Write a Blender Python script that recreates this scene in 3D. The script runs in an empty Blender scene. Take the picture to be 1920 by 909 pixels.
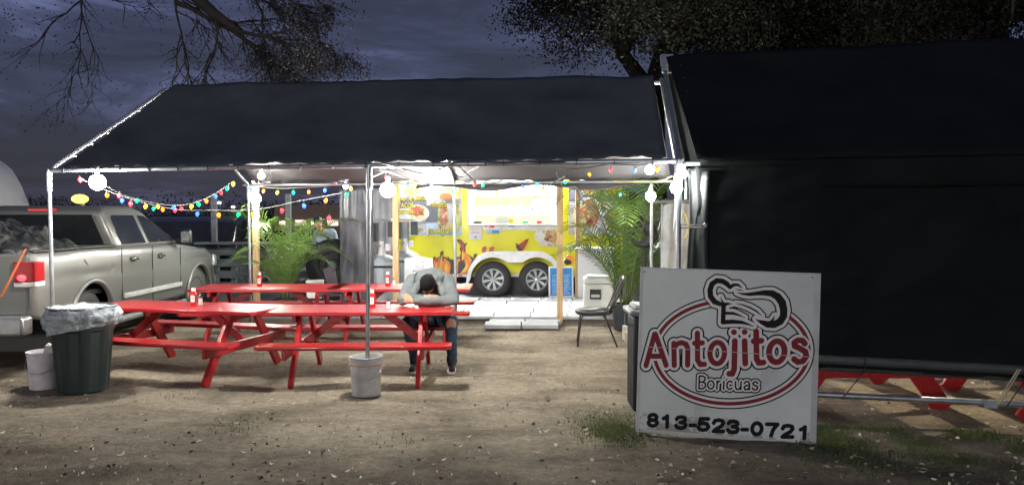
import bpy, bmesh, math, random
import numpy as np
from mathutils import Vector, Matrix, noise
random.seed(7); rng = np.random.default_rng(7)
R = math.radians; PI = math.pi
S = bpy.context.scene; C = S.collection
# ------------------------------------------------------------------ camera
CAMZ = 1.7; F = 1450.0; PITCH = math.atan((454.5-408)/F)
cd = bpy.data.cameras.new('camera'); cam = bpy.data.objects.new('camera', cd); C.objects.link(cam)
cam.location = (0, 0, CAMZ); cam.rotation_euler = (PI/2-PITCH, 0, 0)
cd.sensor_width = 36; cd.lens = F/1920*36; cd.clip_end = 3000; cd.clip_start = .05
S.camera = cam
# ------------------------------------------------------------------ render
S.render.engine = 'CYCLES'
S.view_settings.view_transform = 'Standard'; S.view_settings.look = 'None'
S.view_settings.exposure = 0.0; S.view_settings.gamma = 1
S.cycles.use_denoising = True
S.cycles.max_bounces = 6; S.cycles.sample_clamp_indirect = 4
# ------------------------------------------------------------------ dusk sky
W = bpy.data.worlds.new('World'); S.world = W; W.use_nodes = True
nt = W.node_tree; N = nt.nodes; L = nt.links; N.clear()
SUN_EL, SUN_AZ = R(8), R(20)          # low street-light like beam from behind the camera, a little from the left
def wn(t, **k):
    n = N.new(t)
    for a, b in k.items(): setattr(n, a, b)
    return n
tc = wn('ShaderNodeTexCoord'); sep = wn('ShaderNodeSeparateXYZ'); L.new(tc.outputs['Generated'], sep.inputs[0])
sky = wn('ShaderNodeTexSky', sky_type='NISHITA'); sky.sun_disc = False; sky.sun_elevation = SUN_EL; sky.sun_rotation = PI+SUN_AZ
mp = wn('ShaderNodeMapping'); mp.inputs['Scale'].default_value = (1.6, 1.6, 7.5); L.new(tc.outputs['Generated'], mp.inputs[0])
n1 = wn('ShaderNodeTexNoise'); n1.inputs['Scale'].default_value = 2.2; n1.inputs['Detail'].default_value = 9; n1.inputs['Roughness'].default_value = .62
n1.inputs['Distortion'].default_value = .6
L.new(mp.outputs[0], n1.inputs['Vector'])
rp = wn('ShaderNodeValToRGB'); e = rp.color_ramp.elements
e[0].position = .40; e[0].color = (.027, .028, .058, 1); e[1].position = .66; e[1].color = (.115, .132, .27, 1)
m_ = e.new(.53); m_.color = (.046, .050, .108, 1)
L.new(n1.outputs['Fac'], rp.inputs[0])
hz = wn('ShaderNodeMapRange'); hz.inputs[1].default_value = 0.0; hz.inputs[2].default_value = .3; hz.inputs[3].default_value = .62; hz.inputs[4].default_value = 1.15
L.new(sep.outputs['Z'], hz.inputs[0])
mu = wn('ShaderNodeMixRGB', blend_type='MULTIPLY'); mu.inputs[0].default_value = 1
L.new(rp.outputs[0], mu.inputs[1]); L.new(hz.outputs[0], mu.inputs[2])
ms = wn('ShaderNodeMixRGB', blend_type='ADD'); ms.inputs[0].default_value = .006
L.new(mu.outputs[0], ms.inputs[1]); L.new(sky.outputs[0], ms.inputs[2])
bg = wn('ShaderNodeBackground'); bg.inputs[1].default_value = 1.0; L.new(ms.outputs[0], bg.inputs[0])
ow = wn('ShaderNodeOutputWorld'); L.new(bg.outputs[0], ow.inputs[0])
# ------------------------------------------------------------------ sun lamp (the far street light on this side of the lot)
sd = bpy.data.lights.new('sun', 'SUN'); sd.energy = .68; sd.angle = R(5); sd.color = (1, .97, .93)
so = bpy.data.objects.new('sun', sd); C.objects.link(so)
dv = Vector((math.sin(SUN_AZ)*math.cos(SUN_EL), math.cos(SUN_AZ)*math.cos(SUN_EL), -math.sin(SUN_EL)))
so.rotation_euler = dv.to_track_quat('-Z', 'Y').to_euler()
BULB_W = 2.0   # scales every white bulb
# ------------------------------------------------------------------ helpers
def P(px, py, Z):
    """point seen at photo pixel (px,py) lying at distance Z in front of the camera"""
    u = (px-960)/F; v = (454.5-py)/F
    d = Vector((u, math.cos(PITCH)+v*math.sin(PITCH), -math.sin(PITCH)+v*math.cos(PITCH)))
    d *= Z/d.y
    return Vector((0, 0, CAMZ))+d
def G(px, py, z=0):
    u = (px-960)/F; v = (454.5-py)/F
    d = Vector((u, math.cos(PITCH)+v*math.sin(PITCH), -math.sin(PITCH)+v*math.cos(PITCH)))
    return Vector((0, 0, CAMZ))+d*((z-CAMZ)/d.z)
MATS = {}
def mat(name, col, rough=.6, metal=0, var=.18, vs=6, bump=.15, bs=60, emis=0, ecol=None, transl=0, spec=.5, trans=0, col2=None, stretch=None, vdet=5, coat=0, dist=.01):
    if name in MATS: return MATS[name]
    m = bpy.data.materials.new(name); m.use_nodes = True; t = m.node_tree; n = t.nodes; l = t.links
    b = n['Principled BSDF']; b.inputs['Roughness'].default_value = rough; b.inputs['Metallic'].default_value = metal
    b.inputs['Specular IOR Level'].default_value = spec; b.inputs['Transmission Weight'].default_value = trans
    b.inputs['Coat Weight'].default_value = coat; b.inputs['Coat Roughness'].default_value = .1
    c = n.new('ShaderNodeTexCoord'); v = c.outputs['Object']
    if stretch:
        q = n.new('ShaderNodeMapping'); q.inputs['Scale'].default_value = stretch; l.new(v, q.inputs[0]); v = q.outputs[0]
    a = n.new('ShaderNodeTexNoise'); a.inputs['Scale'].default_value = vs; a.inputs['Detail'].default_value = vdet; a.inputs['Roughness'].default_value = .6; l.new(v, a.inputs['Vector'])
    r = n.new('ShaderNodeValToRGB'); e = r.color_ramp.elements; e[0].position = .3; e[1].position = .7
    if col2 is None:
        e[0].color = tuple(x*(1-var) for x in col)+(1,); e[1].color = tuple(min(1, x*(1+var)) for x in col)+(1,)
    else: e[0].color = tuple(col)+(1,); e[1].color = tuple(col2)+(1,)
    l.new(a.outputs['Fac'], r.inputs[0]); l.new(r.outputs[0], b.inputs['Base Color'])
    rr = n.new('ShaderNodeMapRange'); rr.inputs[3].default_value = max(0, rough-.1); rr.inputs[4].default_value = min(1, rough+.12); l.new(a.outputs['Fac'], rr.inputs[0]); l.new(rr.outputs[0], b.inputs['Roughness'])
    if bump:
        k = n.new('ShaderNodeTexNoise'); k.inputs['Scale'].default_value = bs; k.inputs['Detail'].default_value = 3; l.new(v, k.inputs['Vector'])
        u = n.new('ShaderNodeBump'); u.inputs['Strength'].default_value = bump; u.inputs['Distance'].default_value = dist; l.new(k.outputs['Fac'], u.inputs['Height']); l.new(u.outputs[0], b.inputs['Normal'])
    if emis:
        b.inputs['Emission Color'].default_value = tuple(ecol or col)+(1,); b.inputs['Emission Strength'].default_value = emis
    if transl:
        tr = n.new('ShaderNodeBsdfTranslucent'); l.new(r.outputs[0], tr.inputs[0]); mx = n.new('ShaderNodeMixShader'); mx.inputs[0].default_value = transl
        l.new(b.outputs[0], mx.inputs[1]); l.new(tr.outputs[0], mx.inputs[2]); l.new(mx.outputs[0], n['Material Output'].inputs[0])
    MATS[name] = m; return m
class MB:
    def __init__(s): s.v = []; s.f = []
    def add(s, vs, fs):
        o = len(s.v); s.v += [tuple(x) for x in vs]; s.f += [tuple(i+o for i in f) for f in fs]; return s
    def box(s, c, d, rot=None):
        h = [x/2 for x in d]; vs = []
        for x in (-1, 1):
            for y in (-1, 1):
                for z in (-1, 1):
                    p = Vector((x*h[0], y*h[1], z*h[2]))
                    if rot is not None: p = rot @ p
                    vs.append(p+Vector(c))
        return s.add(vs, [(0, 1, 3, 2), (4, 6, 7, 5), (0, 4, 5, 1), (2, 3, 7, 6), (0, 2, 6, 4), (1, 5, 7, 3)])
    def beam(s, a, b, w, h, up=(0, 0, 1)):
        a = Vector(a); b = Vector(b); d = (b-a).normalized(); u = Vector(up)
        x = d.cross(u).normalized(); u = x.cross(d).normalized(); vs = []
        for p in (a, b):
            for i, j in ((-1, -1), (1, -1), (1, 1), (-1, 1)): vs.append(p+x*(i*w/2)+u*(j*h/2))
        return s.add(vs, [(3, 2, 1, 0), (4, 5, 6, 7), (0, 1, 5, 4), (1, 2, 6, 5), (2, 3, 7, 6), (3, 0, 4, 7)])
    def tube(s, pts, r, n=10, caps=True):
        pts = [Vector(p) for p in pts]; k = len(pts); rs = r if isinstance(r, (list, tuple)) else [r]*k
        prev = None; vs = []
        for i, p in enumerate(pts):
            d = (pts[min(i+1, k-1)]-pts[max(i-1, 0)]).normalized()
            if prev is None: x = d.orthogonal().normalized()
            else: x = (prev-d*prev.dot(d)).normalized()
            prev = x; y = d.cross(x)
            for j in range(n):
                a = 2*PI*j/n; vs.append(p+(x*math.cos(a)+y*math.sin(a))*rs[i])
        fs = []
        for i in range(k-1):
            for j in range(n): fs.append((i*n+j, i*n+(j+1) % n, (i+1)*n+(j+1) % n, (i+1)*n+j))
        if caps: fs += [tuple(range(n-1, -1, -1)), tuple(range((k-1)*n, k*n))]
        return s.add(vs, fs)
    def lathe(s, prof, c=(0, 0, 0), n=24, axis='z', sx=1, sy=1, caps=True):
        vs = []; k = len(prof)
        for r, z in prof:
            for j in range(n):
                a = 2*PI*j/n; x, y = r*math.cos(a)*sx, r*math.sin(a)*sy
                p = (x, y, z) if axis == 'z' else ((x, z, y) if axis == 'y' else (z, x, y))
                vs.append(Vector(p)+Vector(c))
        fs = []
        for i in range(k-1):
            for j in range(n):
                q = (i*n+j, i*n+(j+1) % n, (i+1)*n+(j+1) % n, (i+1)*n+j)
                fs.append(q if axis != 'y' else q[::-1])
        if caps: fs += [tuple(range(n)), tuple(range((k-1)*n, k*n))]
        return s.add(vs, fs)
    def ball(s, c, r, n=12, m=8):
        if not isinstance(r, (tuple, list)): r = (r, r, r)
        vs = [Vector(c)+Vector((0, 0, r[2]))]
        for i in range(1, m):
            t = PI*i/m
            for j in range(n):
                a = 2*PI*j/n; vs.append(Vector(c)+Vector((r[0]*math.sin(t)*math.cos(a), r[1]*math.sin(t)*math.sin(a), r[2]*math.cos(t))))
        vs.append(Vector(c)-Vector((0, 0, r[2]))); fs = []
        for j in range(n):
            fs.append((0, 1+j, 1+(j+1) % n)); o = 1+(m-2)*n; fs.append((o+(j+1) % n, o+j, len(vs)-1))
        for i in range(m-2):
            for j in range(n): fs.append((1+i*n+j, 1+(i+1)*n+j, 1+(i+1)*n+(j+1) % n, 1+i*n+(j+1) % n))
        return s.add(vs, fs)
    def prism(s, poly, fn, t):
        """poly: 2-D outline; fn(u,v,w) -> 3-D; thickness t along w"""
        n = len(poly); vs = [fn(u, v, 0) for u, v in poly]+[fn(u, v, t) for u, v in poly]
        return s.add(vs, [tuple(range(n)), tuple(range(2*n-1, n-1, -1))]+[(i, i+n, (i+1) % n+n, (i+1) % n) for i in range(n)])
    def build(s, name, m, parent=None, loc=None, rot=None, smooth=False, bevel=0, solid=0, seg=2):
        me = bpy.data.meshes.new(name); me.from_pydata([tuple(v) for v in s.v], [], s.f)
        if bevel or not smooth:
            bm = bmesh.new(); bm.from_mesh(me); bmesh.ops.recalc_face_normals(bm, faces=bm.faces); bm.to_mesh(me); bm.free()
        if m is not None: me.materials.append(m)
        if smooth: me.polygons.foreach_set('use_smooth', [True]*len(me.polygons))
        o = bpy.data.objects.new(name, me); C.objects.link(o)
        if parent is not None: o.parent = parent
        if loc is not None: o.location = loc
        if rot is not None: o.rotation_euler = rot
        if solid: q = o.modifiers.new('s', 'SOLIDIFY'); q.thickness = solid; q.offset = 0
        if bevel:
            q = o.modifiers.new('b', 'BEVEL'); q.width = bevel; q.segments = seg; q.limit_method = 'ANGLE'; q.angle_limit = R(40)
            me.polygons.foreach_set('use_smooth', [True]*len(me.polygons))
            try: me.set_sharp_from_angle(angle=R(50))
            except Exception: pass
        elif smooth == 'auto':
            me.set_sharp_from_angle(angle=R(40))
        return o
def tag(o, label=None, cat=None, group=None, kind=None):
    if label: o['label'] = label
    if cat: o['category'] = cat
    if group: o['group'] = group
    if kind: o['kind'] = kind
    return o
def thing(name, label, cat, loc=(0, 0, 0), rz=0, group=None, rot=None):
    o = bpy.data.objects.new(name, None); C.objects.link(o); o.location = loc; o.rotation_euler = rot or (0, 0, rz); o.empty_display_size = .2
    return tag(o, label, cat, group)
def copy_tree(o, parent=None):
    c = o.copy(); C.objects.link(c); c.parent = parent
    for ch in [x for x in o.children]: copy_tree(ch, c)
    return c
def npmesh(name, V, Fq, m, parent=None, smooth=False):
    me = bpy.data.meshes.new(name); k = Fq.shape[1]
    me.vertices.add(len(V)); me.vertices.foreach_set('co', np.asarray(V, dtype=np.float32).ravel())
    me.loops.add(Fq.size); me.loops.foreach_set('vertex_index', Fq.astype(np.int32).ravel())
    me.polygons.add(len(Fq)); me.polygons.foreach_set('loop_start', np.arange(0, Fq.size, k, dtype=np.int32)); me.polygons.foreach_set('loop_total', np.full(len(Fq), k, dtype=np.int32))
    me.update(calc_edges=True); me.validate()
    if smooth: me.polygons.foreach_set('use_smooth', [True]*len(Fq))
    me.materials.append(m); o = bpy.data.objects.new(name, me); C.objects.link(o)
    if parent is not None: o.parent = parent
    return o
def text_mesh(txt, size, m, name='lettering', parent=None, mtx=None, ext=.001, off=0, align='CENTER', sx=1):
    cu = bpy.data.curves.new('t', 'FONT'); cu.body = txt; cu.size = size; cu.align_x = align; cu.extrude = ext; cu.offset = off; cu.resolution_u = 3
    o = bpy.data.objects.new('t', cu); C.objects.link(o); bpy.context.view_layer.update()
    me = bpy.data.meshes.new_from_object(o.evaluated_get(bpy.context.evaluated_depsgraph_get())); bpy.data.objects.remove(o); bpy.data.curves.remove(cu)
    me.materials.clear(); me.materials.append(m)
    if mtx is not None: me.transform(mtx @ Matrix.Diagonal((sx, 1, 1, 1)))
    r = bpy.data.objects.new(name, me); C.objects.link(r); r.parent = parent
    return r
def blob(name, caps, m, parent, voxel=.014, it=5, extra=()):
    b = MB()
    for p0, p1, r0, r1 in caps:
        b.tube([p0, p1], [r0, r1], 14); b.ball(p0, r0, 14, 10); b.ball(p1, r1, 14, 10)
    for c, r in extra: b.ball(c, r, 16, 12)
    o = b.build(name, m, None); q = o.modifiers.new('r', 'REMESH'); q.mode = 'VOXEL'; q.voxel_size = voxel
    q = o.modifiers.new('s', 'SMOOTH'); q.factor = .5; q.iterations = it
    bpy.context.view_layer.update()
    me = bpy.data.meshes.new_from_object(o.evaluated_get(bpy.context.evaluated_depsgraph_get())); me.polygons.foreach_set('use_smooth', [True]*len(me.polygons))
    o.modifiers.clear(); o.data = me; o.parent = parent
    return o
def grid_sheet(name, fn, nu, nv, m, parent=None, thick=.003):
    b = MB(); vs = [fn(i/nu, j/nv) for j in range(nv+1) for i in range(nu+1)]
    b.add(vs, [(j*(nu+1)+i, j*(nu+1)+i+1, (j+1)*(nu+1)+i+1, (j+1)*(nu+1)+i) for j in range(nv) for i in range(nu)])
    return b.build(name, m, parent, smooth=True, solid=thick)
# ------------------------------------------------------------------ materials
steel = mat('galvanised_pipe', (.36, .39, .41), .36, .8, .2, 9, .12, 120)
steel_dark = mat('dull_pipe', (.17, .21, .22), .45, .5, .2, 9, .1, 90)
chrome = mat('chrome', (.75, .76, .78), .16, 1, .05)
red = mat('red_paint', (.40, .012, .016), .30, 0, .34, 5, .35, 30, stretch=(1, 8, 8), coat=.35)
blackp = mat('black_plastic', (.016, .018, .02), .42, 0, .2, 8, .1, 80)
rubber = mat('rubber', (.018, .018, .019), .7, 0, .3, 14, .3, 90)
whitep = mat('white_plastic', (.70, .69, .67), .45, 0, .1, 7, .1, 50)
whitem = mat('white_enamel', (.78, .79, .78), .35, 0, .05, 4, .05, 50)
wood = mat('pine_lumber', (.44, .30, .15), .65, 0, .35, 3, .4, 30, stretch=(6, 6, .8))
greywood = mat('grey_boards', (.105, .12, .13), .75, 0, .35, 3, .5, 30, stretch=(1, 6, 6))
cable = mat('cable', (.012, .012, .014), .5)
cablew = mat('white_cable', (.6, .6, .55), .5)
glassd = mat('dark_glass', (.012, .014, .016), .06, 0, .3, 3, 0, spec=.8)
clothA = mat('canopy_cloth', (.085, .100, .104), .78, 0, .3, 1.1, .25, 260, transl=.12, dist=.004, spec=.12)
clothB = mat('black_cloth', (.0105, .0125, .0135), .8, 0, .3, 1.3, .3, 240, transl=.06, dist=.004, spec=.08)
liner = mat('grey_liner', (.085, .083, .088), .6, 0, .22, 2, .3, 12, transl=.2)
def wear(m, col, sc, th, stretch, amt=.8, zlow=None):
    t = m.node_tree; n = t.nodes; l = t.links; b = n['Principled BSDF']; src = b.inputs['Base Color'].links[0].from_socket
    c = n.new('ShaderNodeTexCoord'); q = n.new('ShaderNodeMapping'); q.inputs['Scale'].default_value = stretch; l.new(c.outputs['Object'], q.inputs[0])
    a = n.new('ShaderNodeTexNoise'); a.inputs['Scale'].default_value = sc; a.inputs['Detail'].default_value = 8; a.inputs['Roughness'].default_value = .7; l.new(q.outputs[0], a.inputs['Vector']); f = a.outputs['Fac']
    if zlow:
        s = n.new('ShaderNodeSeparateXYZ'); l.new(c.outputs['Object'], s.inputs[0]); k = n.new('ShaderNodeMapRange'); k.inputs[1].default_value = 0; k.inputs[2].default_value = zlow; k.inputs[3].default_value = .22; k.inputs[4].default_value = 0; l.new(s.outputs['Z'], k.inputs[0])
        d = n.new('ShaderNodeMath'); d.operation = 'ADD'; l.new(f, d.inputs[0]); l.new(k.outputs[0], d.inputs[1]); f = d.outputs[0]
    r = n.new('ShaderNodeMapRange'); r.inputs[1].default_value = th; r.inputs[2].default_value = th+.05; r.inputs[4].default_value = amt; l.new(f, r.inputs[0])
    x = n.new('ShaderNodeMixRGB'); x.inputs[2].default_value = tuple(col)+(1,); l.new(r.outputs[0], x.inputs[0]); l.new(src, x.inputs[1]); l.new(x.outputs[0], b.inputs['Base Color'])
wear(red, (.20, .06, .04), 3.2, .60, (1, 7, 7), .6); wear(red, (.45, .22, .18), 7, .68, (1, 5, 5), .7)
# ------------------------------------------------------------------ ground
def gh(x, y):
    n = noise.noise((x*.9, y*.9, 3.1))*.022+noise.noise((x*3.1, y*3.1, 7.7))*.015+noise.noise((x*9, y*9, 1.7))*.007
    f = max(0, min(1, (13-y)/2))*max(0, min(1, (y-1)/1))
    return (n*f*.9)-.012
def axis(a, b, fine0, fine1, st):
    fine = np.arange(fine0, fine1+1e-6, st); lo = fine0-np.geomspace(st*1.5, fine0-a, 26)[::-1]; hi = fine1+np.geomspace(st*1.5, b-fine1, 26)
    return np.concatenate([lo, fine, hi])
xs = axis(-900, 900, -6.5, 6.5, .045); ys = axis(-60, 1500, 2.6, 12.6, .045)
gv = np.array([(x, y, gh(x, y) if (-7.5 < x < 7.5 and 2 < y < 14) else -.012) for y in ys for x in xs]); nx, ny = len(xs), len(ys)
ii, jj = np.meshgrid(np.arange(nx-1), np.arange(ny-1)); b0 = (jj*nx+ii).ravel()
gm = bpy.data.materials.new('sandy_dirt'); gm.use_nodes = True; t = gm.node_tree; n = t.nodes; l = t.links; b = n['Principled BSDF']; b.inputs['Roughness'].default_value = .95; b.inputs['Specular IOR Level'].default_value = .15
c = n.new('ShaderNodeTexCoord')
def nz(sc, det=6, ro=.6, st=None, dist=0):
    a = n.new('ShaderNodeTexNoise'); a.inputs['Scale'].default_value = sc; a.inputs['Detail'].default_value = det; a.inputs['Roughness'].default_value = ro; a.inputs['Distortion'].default_value = dist
    if st: q = n.new('ShaderNodeMapping'); q.inputs['Scale'].default_value = st; l.new(c.outputs['Object'], q.inputs[0]); l.new(q.outputs[0], a.inputs['Vector'])
    else: l.new(c.outputs['Object'], a.inputs['Vector'])
    return a
def rmp(src, p0, c0, p1, c1):
    r = n.new('ShaderNodeValToRGB'); r.color_ramp.elements[0].position = p0; r.color_ramp.elements[0].color = c0; r.color_ramp.elements[1].position = p1; r.color_ramp.elements[1].color = c1; l.new(src, r.inputs[0]); return r
r1 = rmp(nz(.9, 7, .65, (1, 1.8, 1), .5).outputs['Fac'], .34, (.17, .142, .108, 1), .60, (.37, .32, .245, 1))
r2 = rmp(nz(16, 7, .7).outputs['Fac'], .40, (.45, .43, .40, 1), .6, (1.08, 1.06, 1.02, 1))
mx = n.new('ShaderNodeMixRGB'); mx.blend_type = 'MULTIPLY'; mx.inputs[0].default_value = .5; l.new(r1.outputs[0], mx.inputs[1]); l.new(r2.outputs[0], mx.inputs[2])
r3 = rmp(nz(75, 4, .7).outputs['Fac'], .36, (.35, .33, .3, 1), .5, (1.05, 1.05, 1.05, 1))
mx2 = n.new('ShaderNodeMixRGB'); mx2.blend_type = 'MULTIPLY'; mx2.inputs[0].default_value = .35; l.new(mx.outputs[0], mx2.inputs[1]); l.new(r3.outputs[0], mx2.inputs[2])
# darker near strip of the lot, ragged edge
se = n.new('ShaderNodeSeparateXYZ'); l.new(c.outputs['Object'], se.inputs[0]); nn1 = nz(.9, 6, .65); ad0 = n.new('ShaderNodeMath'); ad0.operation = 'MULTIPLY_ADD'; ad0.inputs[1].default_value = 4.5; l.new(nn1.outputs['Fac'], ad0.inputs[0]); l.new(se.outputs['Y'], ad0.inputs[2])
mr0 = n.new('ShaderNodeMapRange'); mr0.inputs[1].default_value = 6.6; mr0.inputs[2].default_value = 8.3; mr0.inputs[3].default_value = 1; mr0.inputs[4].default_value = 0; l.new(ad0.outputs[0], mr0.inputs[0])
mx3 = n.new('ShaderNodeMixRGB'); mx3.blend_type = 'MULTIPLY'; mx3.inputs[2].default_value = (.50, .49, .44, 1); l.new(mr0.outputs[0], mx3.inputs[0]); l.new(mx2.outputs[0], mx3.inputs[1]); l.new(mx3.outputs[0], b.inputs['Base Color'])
bu = n.new('ShaderNodeBump'); bu.inputs['Strength'].default_value = .9; bu.inputs['Distance'].default_value = .03
ad = n.new('ShaderNodeMath'); ad.operation = 'ADD'; l.new(nz(11, 6, .7).outputs['Fac'], ad.inputs[0]); l.new(nz(55, 5, .7).outputs['Fac'], ad.inputs[1]); l.new(ad.outputs[0], bu.inputs['Height']); l.new(bu.outputs[0], b.inputs['Normal'])
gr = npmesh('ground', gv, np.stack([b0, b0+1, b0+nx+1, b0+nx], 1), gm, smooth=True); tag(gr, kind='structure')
# leaf litter: small curled pale leaves
def litter(n_, area, col, name, label, smin, smax):
    V = []; Fq = []
    for i in range(n_):
        x, y = area()
        z = gh(x, y)+.006; a = random.uniform(0, 2*PI); s = random.uniform(smin, smax); w = s*random.uniform(.12, .32); t1, t2 = random.uniform(-.012, .02), random.uniform(0, .02)
        ca, sa = math.cos(a), math.sin(a); o = len(V)
        for u, v, h in ((-s, 0, t1), (-s*.3, w, t2), (s*.4, w*.8, t2), (s, 0, t1+.004), (s*.3, -w, 0), (-s*.4, -w*.9, 0)):
            V.append((x+u*ca-v*sa, y+u*sa+v*ca, z+h+.003))
        Fq.append([o, o+1, o+2, o+3, o+4, o+5])
    o = npmesh(name, np.array(V), np.array(Fq), col); tag(o, label, 'leaves', kind='stuff'); return o
def near_area():
    while 1:
        y = 3.4+abs(random.gauss(0, 1.7)); x = random.uniform(-.72, .72)*y
        if y < 9 and random.random() < .35+.9*max(0, noise.noise((x*.8, y*.8, 0))+.25): return x, y
leafc = mat('dry_leaf', (.42, .36, .26), .7, var=.4, vs=9, bump=0, col2=(.62, .57, .45))
leafd = mat('brown_leaf', (.075, .05, .03), .8, var=.4, vs=9, bump=0)
litter(1500, near_area, leafc, 'fallen_leaves', 'pale dry leaves scattered thickly over the near dirt', .010, .032)
litter(900, near_area, leafd, 'leaf_litter', 'dark brown bits of leaf and twig in the near dirt', .006, .022)
def far_area():
    return random.uniform(-5, 6), random.uniform(6, 12.3)
litter(1500, far_area, leafc, 'fallen_leaves', 'tiny pale leaf scraps and pebbles on the dirt round the tables', .006, .014)
# grass
def grass(n_, area, name, label, hmin, hmax, m):
    V = []; Fq = []
    for i in range(n_):
        x, y = area(); z = gh(x, y); a = random.uniform(0, 2*PI); h = random.uniform(hmin, hmax); w = random.uniform(.002, .004); la = random.uniform(0, 2*PI); ln = h*random.uniform(.2, .9)
        o = len(V); dx, dy = math.cos(a)*w, math.sin(a)*w; lx, ly = math.cos(la)*ln, math.sin(la)*ln
        V += [(x-dx, y-dy, z), (x+dx, y+dy, z), (x+lx*.4+dx*.7, y+ly*.4+dy*.7, z+h*.65), (x+lx*.4-dx*.7, y+ly*.4-dy*.7, z+h*.65), (x+lx+dx*.1, y+ly+dy*.1, z+h), (x+lx-dx*.1, y+ly-dy*.1, z+h)]
        Fq += [[o, o+1, o+2, o+3], [o+3, o+2, o+4, o+5]]
    o = npmesh(name, np.array(V), np.array(Fq), m); return tag(o, label, 'grass', kind='stuff')
grassm = mat('grass_blades', (.055, .10, .022), .6, var=.5, vs=3, bump=0, transl=.25, col2=(.15, .17, .06))
def ga():
    while 1:
        x = random.uniform(2.0, 5.2); y = random.gauss(5.95, .45)
        if 4.4 < y < 6.35-(.1*(x-2.3)) and noise.noise((x*2.2, y*3.4, 5))+.22 > random.random()*.8: return x, y
def gb():
    while 1:
        x = random.gauss(.84, .15); y = random.gauss(6.2, .24)
        if y > 5.6: return x, y
def gc():
    while 1:
        x = random.uniform(-5.5, 3); y = random.uniform(3.4, 8.2)
        if noise.noise((x*1.1, y*1.1, 9))-.30 > random.random()*.5: return x, y
grass(13000, ga, 'grass', 'green grass growing along the foot of the black tarp wall', .008, .04, grassm)
grass(3000, gb, 'grass', 'tuft of green grass left of the white sign', .008, .035, grassm)
grass(900, gc, 'grass', 'thin low weeds sprouting in patches of the open dirt', .01, .04, grassm)
# ------------------------------------------------------------------ paving platform by the trailer
slab = mat('concrete_slab', (.32, .33, .34), .85, 0, .16, 3.5, .5, 50)
sub = mat('platform_base', (.16, .14, .12), .9, 0, .3, 5, .5, 20)
pf = thing('paving', None, None, (0, 0, 0)); pf['kind'] = 'structure'
MB().box((-.3, 15.6, .03), (8.6, 6.4, .085)).build('base', sub, pf)
slabs = [MB().box((0, 0, 0), (w, .588, .045)).build('slab', slab, pf, bevel=.006, seg=1) for w in (.588,)]
s0 = slabs[0]; first = True; k = 0
for r_ in range(8):
    for q in range(14):
        X = -4.2+.6*q+.045*r_*0+.12*(r_ % 2)*0+.066*r_; Y = 12.72+.6*r_-.012*q
        if X > 3.9: continue
        o = s0 if first else s0.copy()
        if not first: C.objects.link(o)
        first = False; o.location = (X+random.uniform(-.004, .004), Y, .0955+random.uniform(-.003, .005)); o.rotation_euler = (random.uniform(-.006, .006), random.uniform(-.006, .006), random.uniform(-.006, .006)-.01)
st = thing('step', 'low step of four pale concrete slabs in front of the paved platform', 'step', (0, 0, 0))
for a in (0, 1):
    for q in (0, 1):
        MB().box((0, 0, 0), (.555, .43 if a == 0 else .40, .06)).build('slab', slab, st, loc=(-.14+.57*q+.06*a, 11.75+.425*a+.1, .05), rot=(0, 0, -.02), bevel=.008, seg=1)
for q in (0, 1): MB().box((0, 0, 0), (.53, .2, .05)).build('block', sub, st, loc=(-.14+.57*q, 11.83, .0), rot=(0, 0, 0))
# ------------------------------------------------------------------ canopy A
EA = 2.195
FL = Vector((-4.87, 8.15, EA)); FR = Vector((1.45, 6.78, EA)); FM = FL.lerp(FR, .555)
back = Vector((.212, .977, 0))
RL, RM, RR = [p+back*3.85 for p in (FL, FM, FR)]; RM = P(852, 341, 11.2); RM.z = EA
DL, DR = P(310, 168, 10.0), P(1240, 150, 8.7); DM = DL.lerp(DR, .555)
ca = thing('canopy', 'long dark pitched canopy on galvanised pipes over the red tables', 'canopy')
cn = MB().build
def pipe(a, b, r, name, m=steel, par=ca, mid=None): return MB().tube([a, b] if mid is None else [a, mid, b], r, 12).build(name, m, par, smooth='auto')
pipe(FL, FR, .023, 'eave_pipe'); pipe(RL, RR, .021, 'eave_pipe'); pipe(DL-Vector((0, 0, .03)), DR-Vector((0, 0, .03)), .021, 'ridge_pipe')
for a, d, b in ((FL, DL, RL), (FM, DM, RM), (FR, DR, RR)):
    pipe(a, d, .023, 'rafter'); pipe(d, b, .021, 'rafter')
def elbow(p, par=ca, m=steel, dz=-.22): MB().tube([p+Vector((0, 0, dz)), p+Vector((0, 0, -.03)), p+Vector((.012, 0, .01))], [.031, .033, .029], 14).build('elbow', m, par, smooth='auto')
for p in (FL, FM, FR, RL): elbow(p)
for p, zb in ((FL, 0), (RL, 0), (RM, 0), (FR, 0)): pipe(Vector((p.x+.02, p.y, zb)), p-Vector((0, 0, .02)), .021, 'post')
pipe(Vector((FM.x-.03, FM.y, .16)), FM-Vector((0, 0, .02)), .021, 'post')
pipe(Vector((RR.x, RR.y, 0)), RR, .02, 'post')
def roofA(side):
    def fn(u, v):
        u2 = .022+u*(.985-.022)
        a = (FL.lerp(FR, u2) if side else RL.lerp(RR, u2)); d = DL.lerp(DR, u2)+Vector((0, 0, .03))
        p = a.lerp(d, v); p.z += .035*v*0+.03
        bay = math.sin(PI*((u2/.555) % 1 if u2 < .555 else (u2-.555)/.445)); p.z -= .10*bay*math.sin(PI*v)
        if v < .03: p.z += .012*math.sin(u2*160)
        p.z += .03*noise.noise((u*9+v*3, v*4, 2))+.012*noise.noise((u*30+v*12, v*8, 5))
        return p
    return fn
grid_sheet('roof_cloth', roofA(1), 90, 24, clothA, ca, .004)
grid_sheet('roof_cloth', roofA(0), 60, 16, liner, ca, .004)
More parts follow.
